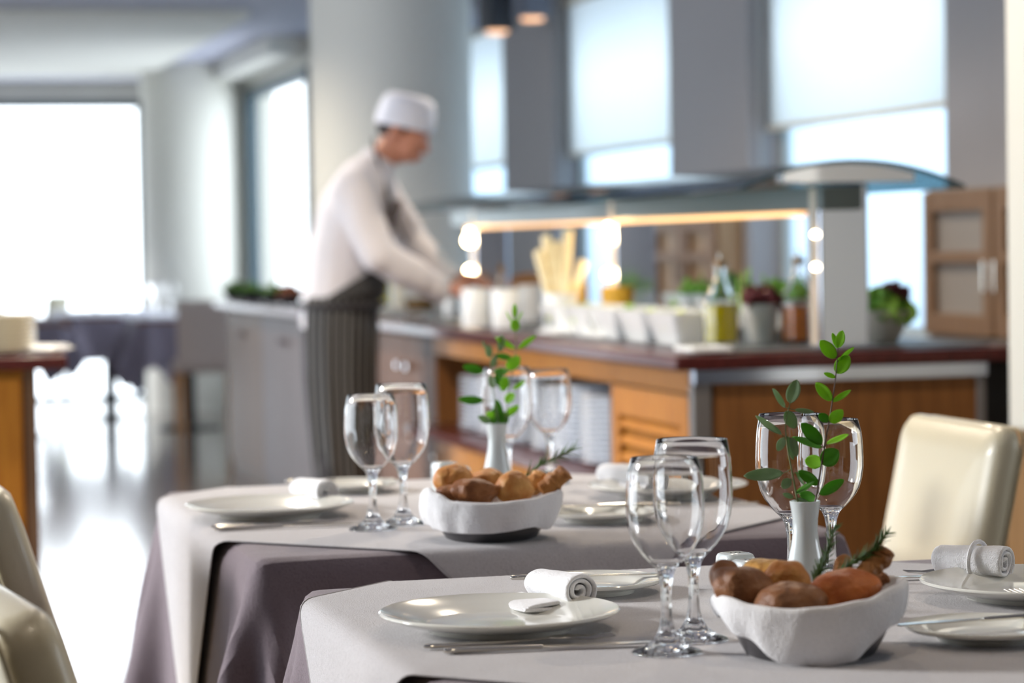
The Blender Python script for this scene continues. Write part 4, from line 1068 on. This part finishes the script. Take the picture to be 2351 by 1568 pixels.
# dark dishes and food at the far end of the counter
for k, (px, py, R, mt_, l) in enumerate([(548, 690, .07, SD, 'leftmost dark bowl of greens at the far end of the buffet'), (592, 694, .075, SD, 'second dark bowl of greens at the far end of the buffet'), (640, 699, .075, SD, 'third dark bowl of greens near the cook\'s back'), (675, 703, .06, mat('brown_food', (120, 70, 44), .6), 'dark bowl with brown food touching the cook\'s back')]):
    b = W(px, py, ZC)
    o = obj('food_bowl', MB().lathe([(0, .002), (R*.6, 0), (R, .055), (R*.95, .055), (R*.55, .008), (0, .008)], 30), M_DARK, loc=(b.x, b.y+.1, ZC)); tag(o, l, 'bowl', 'dark bowls at the far end of the buffet')
    salad(b.x, b.y+.1, ZC+.05, R*.85, R*.85, .04, mt_, 'food filling the '+l, 80+k, 40, .02)
b = W(925, 712, ZC)
for k, (px, py, R, H, m_, l) in enumerate([(918, 706, .03, .15, M_CHINAC, 'cream tall jar under the cook\'s near sleeve'), (965, 712, .07, .05, mat('dark_basket', (92, 70, 36), .7), 'dark wicker bowl under the cook\'s near sleeve'), (955, 740, .05, .03, M_PAPERW, 'small white dish near the counter edge beside the cook')]):
    b = W(px, py, ZC); o = obj('serving_bowl', MB().lathe([(0, .002), (R*.8, 0), (R, H), (R*.94, H), (R*.74, .008), (0, .008)], 30), m_, loc=(b.x, b.y, ZC)); tag(o, l, 'bowl', 'small bowls beside the cook')
# ================================================================== LEFT SIDEBOARD
e = D(80, 900, 7.05)
sb = thing('sideboard', 'orange wooden sideboard at the left edge with a dark red top', 'sideboard', (e.x, e.y, 0))
obj('carcass', MB().box(-1.5, 0, 0, .55, .06, .862), M_WOODF, sb, smooth=False, bevel=.003)
obj('plinth', MB().box(-1.45, -.03, .03, .52, 0, .06), M_DARK, sb, smooth=False)
obj('edge_post', MB().box(-.03, .004, -.006, .0, .06, .862), mat('brown_edge', (112, 84, 60), .5), sb, smooth=False)
for k in range(2):
    d = obj('door', MB().box(-.035-.7*(k+1), -.037-.7*k, -.018, -.001, .08, .84), M_WOODF, sb, smooth=False, bevel=.003)
    obj('handle', MB().tube([(-.68-.7*k, -.04, .6), (-.68-.7*k, -.04, .72)], .006, 8), M_STEEL, d)
obj('sideboard_top', MB().box(-1.5, .085, -.05, .58, .863, .90), M_TOPW, sb, bevel=.006)
for k in range(9):
    o = obj('stacked_plate', SPC, M_CHINAC, loc=(e.x-.105, e.y+.11, .901+.0115*k)); tag(o, ('topmost' if k == 8 else 'bottom' if k == 0 else 'middle')+' cream plate of the stack on the left sideboard', 'plate', 'cream plates on the left sideboard')
o = obj('serving_tray', MB().box(-.05, .06, -.10, .10, 0, .012), M_PAPERW, loc=(e.x+.01, e.y+.12, .9005), bevel=.003); o.location.x = e.x+.005
bpy.data.objects.remove(o)
for k, (dx, dy) in enumerate(((.045, .10), (.05, .30), (-.1, .36))):
    o = obj('white_saucer', SSP, M_PAPERW, loc=(e.x+dx-.012, e.y+dy, .9005)); tag(o, ['front white saucer at the corner of the left sideboard', 'rear white saucer at the corner of the left sideboard', 'white saucer behind the cream plate stack on the sideboard'][k], 'saucer', 'white saucers on the left sideboard')
# ================================================================== FAR TABLES
M_FARCL = mat('lilac_cloth', (118, 112, 128), .85)
M_FARTOP = mat('white_far_cloth', (216, 218, 232), .85)
def far_table(px, py, hx, hy, drop, lab, seed, top=True, rz=0):
    c = W(px, py, TZ)
    t = thing('round_base_table', 'pedestal table under the '+lab.replace('standing ', ''), 'table', (c.x, c.y, 0), 0, 'far dining tables')
    obj('table_top', MB().box(-hx, hx, -hy, hy, TZ-.05, TZ-.014), M_WOODE, t, bevel=.006)
    obj('pedestal', MB().lathe([(0, .0), (.21, 0), (.21, .012), (.045, .03), (.04, TZ-.036), (0, TZ-.036)], 28), M_DARK, t)
    P = drape(c.x, c.y, hx, hy, TZ, 2*(hx+drop), 2*(hy+drop), 0, 34, 34, c.x, c.y, steps=150, seed=seed, rnd=.03, iters=10)
    o = obj('tablecloth', grid_mb(P), M_FARCL, solid=.002, sub=1); tag(o, lab, 'tablecloth', 'lilac cloths on the far tables')
    if top:
        L = hx*2.35
        P = drape(c.x, c.y, hx+.012, hy+.012, TZ+.005, L*.95, L*.95, 0, 20, 20, c.x, c.y, steps=60, seed=seed, rnd=.03, iters=8)
        o = obj('table_topper', grid_mb(P), M_FARTOP, solid=.002); tag(o, 'white topper on the '+lab.replace('lilac-grey cloth of the ', ''), 'table topper', 'white toppers on the far tables')
    return c
cA = far_table(430, 722, .36, .38, .30, 'lilac-grey cloth of the far table left of the taupe chair', 11)
cB = far_table(250, 716, .36, .38, .30, 'lilac-grey cloth of the far table standing in front of the bright window', 12)
cC = far_table(15, 734, .36, .36, .22, 'grey-brown cloth of the far table at the left edge', 13, False)
for k, (dx, dy) in enumerate(((-.22, -.15), (-.12, -.1), (-.2, .12))):
    o = obj('wine_glass', GS, M_GLASS, loc=(cA.x+dx, cA.y+dy, TZ+.009)); tag(o, ['front left wine glass on the far table before the round column', 'front right wine glass on the far table before the round column', 'back wine glass on the far table before the round column'][k], 'wine glass', 'wine glasses on the far table')
for k, dx in enumerate((-.1, .12)):
    o = obj('wine_glass', GS, M_GLASS, loc=(cB.x+dx, cB.y-.05, TZ+.009)); tag(o, ['left wine glass on the far table before the bright window', 'right wine glass on the far table before the bright window'][k], 'wine glass', 'wine glasses on the far window table')
o = obj('yellow_box', MB().box(-.045, .045, -.03, .03, 0, .05), mat('yellow_card', (214, 190, 90), .6), loc=(cC.x+.14, cC.y-.1, TZ+.003), bevel=.004); tag(o, 'small yellow box on the far table at the left edge', 'box')
salad(cC.x-.05, cC.y-.12, TZ+.008, .07, .06, .05, SD, 'dark green leafy centrepiece on the far left table', 95, 40, .025)
M_TAUPE = mat('taupe_upholstery', (176, 160, 152), .75)
M_PALEC = mat('pale_olive_upholstery', (196, 194, 176), .7)
b = W(487, 1003, 0)
dining_chair('taupe upholstered chair with its back to the camera by the far end of the buffet', (b.x, b.y+.25, 0), math.pi/2, math.radians(3), 'far upholstered chairs', M_TAUPE, M_WOODL, w=.40, H=.86, seam=M_TAUPE)
b = W(88, 925, 0)
# pale
dining_chair('pale olive chair at the far left table', (b.x-.05, b.y+.1, 0), math.pi*.86, math.radians(6), 'far upholstered chairs', M_PALEC, M_DARK, w=.40, H=.84, seam=M_PALEC)
# ================================================================== THE COOK
CD = 9.2
root = D(780, 900, CD)
ck = thing('person', 'cook in white cap, white jacket and dark striped apron bending over the buffet', 'person', (root.x, root.y, 0))
OFF = -Vector((root.x, root.y, 0))
def K(px, py, dd=0): return D(px, py, CD+dd)+OFF
AX = Matrix(((RT.x, FW.x, 0), (RT.y, FW.y, 0), (0, 0, 1)))
def el(mb, c, r, tilt=0, f=None, nu=20, nv=14):
    Mx = Matrix.Translation(c) @ (AX.to_4x4() @ Matrix.Rotation(tilt, 4, 'Y')); mb.ell((0, 0, 0), r, Mx, nu, nv, f)
def chain(mb, pts, k=1.0, n=7):
    """pts: (point, radius) or (point, radius, depth radius)"""
    for i in range(len(pts)-1):
        a, b = pts[i], pts[i+1]
        ra, rb = a[1], b[1]; da = a[2] if len(a) > 2 else ra; db = b[2] if len(b) > 2 else rb
        for j in range(n+1):
            t = j/n; r = ra+(rb-ra)*t; d = da+(db-da)*t
            el(mb, a[0].lerp(b[0], t), (r, d, r), 0, None, 14, 10)
M_SKIN = mat('skin', (210, 146, 120), .5, sss=.1, var=.12, vscale=20)
M_HAIR = mat('dark_hair', (48, 36, 32), .6)
M_JACK = mat('white_jacket', (218, 215, 219), .85)
M_CAP = mat('white_cap', (232, 234, 244), .8)
sh_n, el_n, wr_n = K(812, 440, -.19), K(866, 588, -.24), K(1018, 662, -.10)
sh_f, el_f, wr_f = K(872, 435, .19), K(948, 552, .22), K(1048, 640, .08)
knee1, knee2 = K(775, 1040, -.10), K(785, 1040, .11)
def ankle(k, dx): return Vector((k.x+dx, k.y, .09))
B = MB()
# head: skull, face, jaw, nose, brow, lips, ear, neck
hd = K(930, 283); TI = math.radians(26)
el(B, K(929, 280), (.090, .074, .098), TI)
el(B, K(944, 312), (.064, .060, .066), TI)
el(B, K(934, 338), (.052, .052, .052), TI)
el(B, K(927, 362), (.026, .030, .020), TI)
chain(B, [(K(973, 314), .008), (K(978, 332), .010), (K(979, 346), .0125)], n=4)
el(B, K(960, 361), (.013, .022, .009), TI); el(B, K(952, 369), (.012, .019, .008), TI)
el(B, K(972, 303), (.016, .045, .010), TI)
el(B, K(905, 303, -.076), (.017, .010, .028), TI)
el(B, K(905, 303, .076), (.017, .010, .028), TI)
chain(B, [(K(905, 330), .052), (K(880, 365), .053), (K(852, 405), .062)])
# trunk, arms, legs
chain(B, [(K(852, 410), .075, .12), (K(828, 450), .105, .17), (K(800, 530), .108, .155), (K(785, 620), .105, .145), (K(778, 700), .11, .16)])
chain(B, [(sh_n, .055), (el_n, .044), (wr_n, .030)]); chain(B, [(sh_f, .055), (el_f, .044), (wr_f, .030)])
chain(B, [(K(778, 720, -.08), .085), (knee1, .060), (ankle(knee1, -.03), .042)]); chain(B, [(K(778, 720, .08), .085), (knee2, .060), (ankle(knee2, .05), .042)])
def hand(mb, w_, fwd, down, seed, sgn):
    """palm and five bent fingers reaching from the wrist"""
    rr = random.Random(seed); side = fwd.cross(down).normalized()
    chain(mb, [(w_, .027), (w_+fwd*.045+down*.005, .026)], n=3)
    pc = w_+fwd*.075+down*.010
    for s in (-1.5, -.5, .5, 1.5): chain(mb, [(w_+fwd*.03+side*s*.012, .0145), (pc+side*s*.018, .0125)], n=3)
    Ls = (.062, .074, .078, .068)
    for i, s in enumerate((-1.5, -.5, .5, 1.5)):
        a = pc+side*s*.0195; l = Ls[i]
        b_ = a+(fwd*.80+down*(.45+.1*rr.random()))*l*.45; c_ = b_+(fwd*.35+down*.9)*l*.34; d_ = c_+(down*.95-fwd*.15)*l*.26
        chain(mb, [(a, .0105), (b_, .0098), (c_, .0088), (d_, .0075)], n=4)
    a = w_+fwd*.028+side*sgn*.030+down*.004
    b_ = a+(fwd*.6+side*sgn*.55+down*.45)*.038; c_ = b_+(fwd*.65+down*.6-side*sgn*.15)*.032
    chain(mb, [(a, .014), (b_, .0115), (c_, .009)], n=4)
dn = Vector((0, 0, -1))
f1 = (RT*.97+Vector((0, 0, -.05))-FW*.12).normalized(); f2 = (RT*.95+Vector((0, 0, -.02))-FW*.25).normalized()
hand(B, wr_n+RT*.02, f1, (dn-f1*dn.dot(f1)).normalized(), 1, -1); hand(B, wr_f+RT*.02, f2, (dn-f2*dn.dot(f2)).normalized(), 2, 1)
bm_ = baked(B, 'body', .0065, 4)
obj('body', bm_, M_SKIN, ck)
# eyes
for s in (-1, 1):
    e_ = MB(); el(e_, K(968, 318, s*.032), (.008, .010, .008)); obj('eye', e_, mat('eye_dark', (60, 46, 42), .2), ck)
for s in (-1, 1):
    obj('eyebrow', MB().tube([K(974, 304, s*.016), K(974, 302, s*.030), K(968, 303, s*.046)], .0035, 6), M_HAIR, ck)
obj('lips', MB().tube([K(966, 362, -.020), K(970, 363, 0), K(966, 362, .020)], .004, 6), mat('lip', (168, 96, 84), .5), ck)
# hair band under the cap
H = MB()
el(H, K(928, 281), (.0925, .0775, .100), TI, None, 40, 30)
hm = H.mesh('hair'); bmh = bmesh.new(); bmh.from_mesh(hm)
lim = K(935, 300)
dl = []
for v in bmh.verts:
    q = v.co-K(928, 281); s_ = q.dot(Vector((RT.x, RT.y, 0)))
    if s_ > .060 or v.co.z > K(928, 262).z or v.co.z < K(928, 312 if s_ < -.03 else 296).z: dl.append(v)
bmesh.ops.delete(bmh, geom=dl, context='VERTS'); bmh.to_mesh(hm); bmh.free()
obj('hair', hm, M_HAIR, ck, solid=.006)
sbn = MB(); el(sbn, K(928, 292, -.072), (.009, .006, .022)); el(sbn, K(928, 292, .072), (.009, .006, .022)); obj('sideburn', sbn, M_HAIR, ck)
# cap
cp = MB()
prof = [(.094, -.052), (.099, -.050), (.101, -.035), (.100, -.012), (.0995, -.008), (.095, .018), (.084, .040), (.064, .050), (.040, .050), (.0, .047)]
Mx = Matrix.Translation(K(935, 256)) @ AX.to_4x4() @ Matrix.Rotation(math.radians(13), 4, 'Y') @ Matrix.Diagonal((1.02, .84, 1.15, 1))
cp.lathe(prof, 40, Mx)
cpo = obj('cap', cp, M_CAP, ck, solid=.002)
bd = MB(); bd.lathe([(.1000, -.052), (.1035, -.051), (.1045, -.014), (.1010, -.012)], 40, Mx); obj('cap_band', bd, M_CAP, cpo)
# jacket
J = MB()
chain(J, [(K(858, 392), .066, .095), (K(838, 432), .112, .185), (K(808, 500), .128, .185), (K(788, 590), .130, .175), (K(783, 680), .134, .185), (K(779, 715), .132, .185)])
chain(J, [(K(775, 690), .132, .185), (K(768, 738), .125, .18)], n=4)
chain(J, [(sh_n, .078), (sh_n.lerp(el_n, .5), .070), (el_n, .064), (el_n.lerp(wr_n, .55), .060), (wr_n-RT*.02, .046)])
chain(J, [(sh_f, .076), (el_f, .060), (wr_f-RT*.02, .044)])
jm = baked(J, 'jacket', .012, 5)
for v in jm.vertices:
    q = v.co; n_ = noise.noise(q*9)*.006+noise.noise(Vector((q.x*14, q.y*14, q.z*5)))*.006; v.co += v.normal*n_
jo = obj('jacket', jm, M_JACK, ck)
col = MB(); Mc = Matrix.Translation(K(868, 372)) @ AX.to_4x4() @ Matrix.Rotation(math.radians(32), 4, 'Y')
col.lathe([(.066, -.025), (.063, .0), (.060, .022), (.064, .020), (.069, -.025)], 28, Mc); obj('collar', col, M_JACK, jo)
for (w_, e_) in ((wr_n, el_n), (wr_f, el_f)):
    ax = (w_-e_).normalized(); c0 = w_-RT*.02
    obj('cuff', MB().tube([c0-ax*.035, c0+ax*.028], [.051, .048], 20), M_JACK, jo)
# trousers, shoes
T = MB()
for kk, hp, dx in ((knee1, -.08, -.03), (knee2, .08, .05)):
    chain(T, [(K(772, 735, hp), .098), (kk, .082), (ankle(kk, dx)+Vector((0, 0, .02)), .068)])
M_TROU = mat('dark_trousers', (40, 38, 42), .8)
obj('trousers', baked(T, 'trousers', .014, 5), M_TROU, ck)
for kk, dx in ((knee1, -.03), (knee2, .05)):
    s_ = MB(); a_ = ankle(kk, dx); s_.ell((a_.x+.05, a_.y, .045), (.135, .05, .045)); s_.box(a_.x-.07, a_.x+.17, a_.y-.04, a_.y+.04, 0, .03)
    obj('shoe', baked(s_, 'shoe', .01, 3), M_BLACK, ck)
# striped apron: wrapped skirt, bib, neck strap, waist tie
M_APR = striped_mat('pinstripe_apron', (40, 40, 42), (116, 116, 114), 22)
def sheet(rows, a0_, a1_, n, name, m_, parent, fold=.0, th=.003, ff=None):
    """rows: (centre, rx, rd); angles measured from the picture-right direction towards the lens"""
    mb = MB(); uvs = []
    for j, (c, rx, rd) in enumerate(rows):
        a0 = a0_[j] if isinstance(a0_, list) else a0_; a1 = a1_[j] if isinstance(a1_, list) else a1_
        for i in range(n+1):
            a = math.radians(a0+(a1-a0)*i/n); k = 1+fold*(j/len(rows))*math.sin(a*11+1)+fold*.6*(j/len(rows))*math.sin(a*23)
            mb.v.append(tuple(c+RT*(rx*k*math.cos(a))-FW*(rd*k*math.sin(a)))); uvs.append((i/n, j/len(rows)))
    for j in range(len(rows)-1):
        for i in range(n): q = j*(n+1)+i; mb.f.append((q, q+1, q+n+2, q+n+1))
    me = bpy.data.meshes.new(name); me.from_pydata(mb.v, [], mb.f); ul = me.uv_layers.new(name='UVMap')
    for lp in me.loops: ul.data[lp.index].uv = uvs[lp.vertex_index]
    for p in me.polygons: p.use_smooth = True
    o = obj(name, me, m_, parent); md = o.modifiers.new('solid', 'SOLIDIFY'); md.thickness = th
    return o
rows = []
for (px, py, rx, rd) in [(790, 640, .138, .19), (782, 680, .144, .20), (777, 715, .143, .20), (776, 760, .142, .2), (776, 850, .138, .195), (779, 950, .134, .19), (784, 1050, .125, .18), (790, 1130, .118, .175), (792, 1180, .115, .17)]:
    rows.append((K(px, py), rx, rd))
ap = sheet(rows[1:], -118, 138, 100, 'apron', M_APR, ck, .045)
# rear stripes: apron back lap hanging under the jacket tail
rows2 = [(K(px, py), rx, rd) for (px, py, rx, rd) in [(770, 752, .122, .182), (772, 850, .118, .18), (778, 950, .114, .175), (786, 1060, .105, .165), (792, 1150, .10, .16)]]
sheet(rows2, 110, 260, 60, 'apron_lap', striped_mat('pinstripe_lap', (46, 45, 50), (112, 112, 120), 16), ap, .04)  # lap in its own bluish pinstripe
bib = [(K(px, py), rx, rd) for (px, py, rx, rd) in [(838, 462, .134, .17), (832, 480, .138, .175), (812, 520, .142, .18), (798, 580, .143, .183), (790, 635, .143, .19), (783, 685, .147, .20)]]
sheet(bib, -42, 42, 36, 'apron_bib', striped_mat('pinstripe_bib', (104, 92, 90), (138, 126, 122), 14), ap)
# side wedge of the apron rising from hip to waist
wedge = [(K(px, py), rx, rd) for (px, py, rx, rd) in [(800, 622, .146, .192), (796, 636, .147, .195), (793, 650, .148, .198), (790, 667, .149, .200), (786, 685, .150, .203)]]
sheet(wedge, [25, 10, 0, 0, 0], [52, 66, 80, 95, 112], 30, 'apron_side', M_APR, ap)
st = [K(857, 318, -.065), K(862, 350, -.085), K(876, 400, -.112), K(893, 455, -.125), K(915, 515, -.12), K(932, 555, -.10)]
obj('neck_strap', MB().tube(st, .013, 8, .4), striped_mat('strap_dark', (58, 58, 62), (92, 92, 96), 6), ap)
wt_ = [K(784, 700)+RT*(.150*math.cos(a_))-FW*(.206*math.sin(a_))+Vector((0, 0, -.10*.0)) for a_ in [math.radians(x) for x in range(0, 361, 12)]]
obj('waist_tie', MB().tube(wt_, .010, 8, 1.2), M_TROU, ap)
# small cruet in the cook's hands
b = D(1152, 655, 9.05)
t = thing('oil_cruet', 'small glass cruet with brass top in the cook\'s hands', 'bottle', (b.x, b.y, b.z-.06), 0)
obj('cruet_glass', MB().lathe([(0, 0), (.022, 0), (.024, .004), (.024, .05), (.010, .085), (.009, .105), (0, .105)], 24), M_GLASS, t)
obj('cruet_top', MB().lathe([(0, .105), (.011, .105), (.012, .12), (.004, .128), (0, .14)], 20), mat('brass_cork', (150, 110, 50), .35, .6), t)
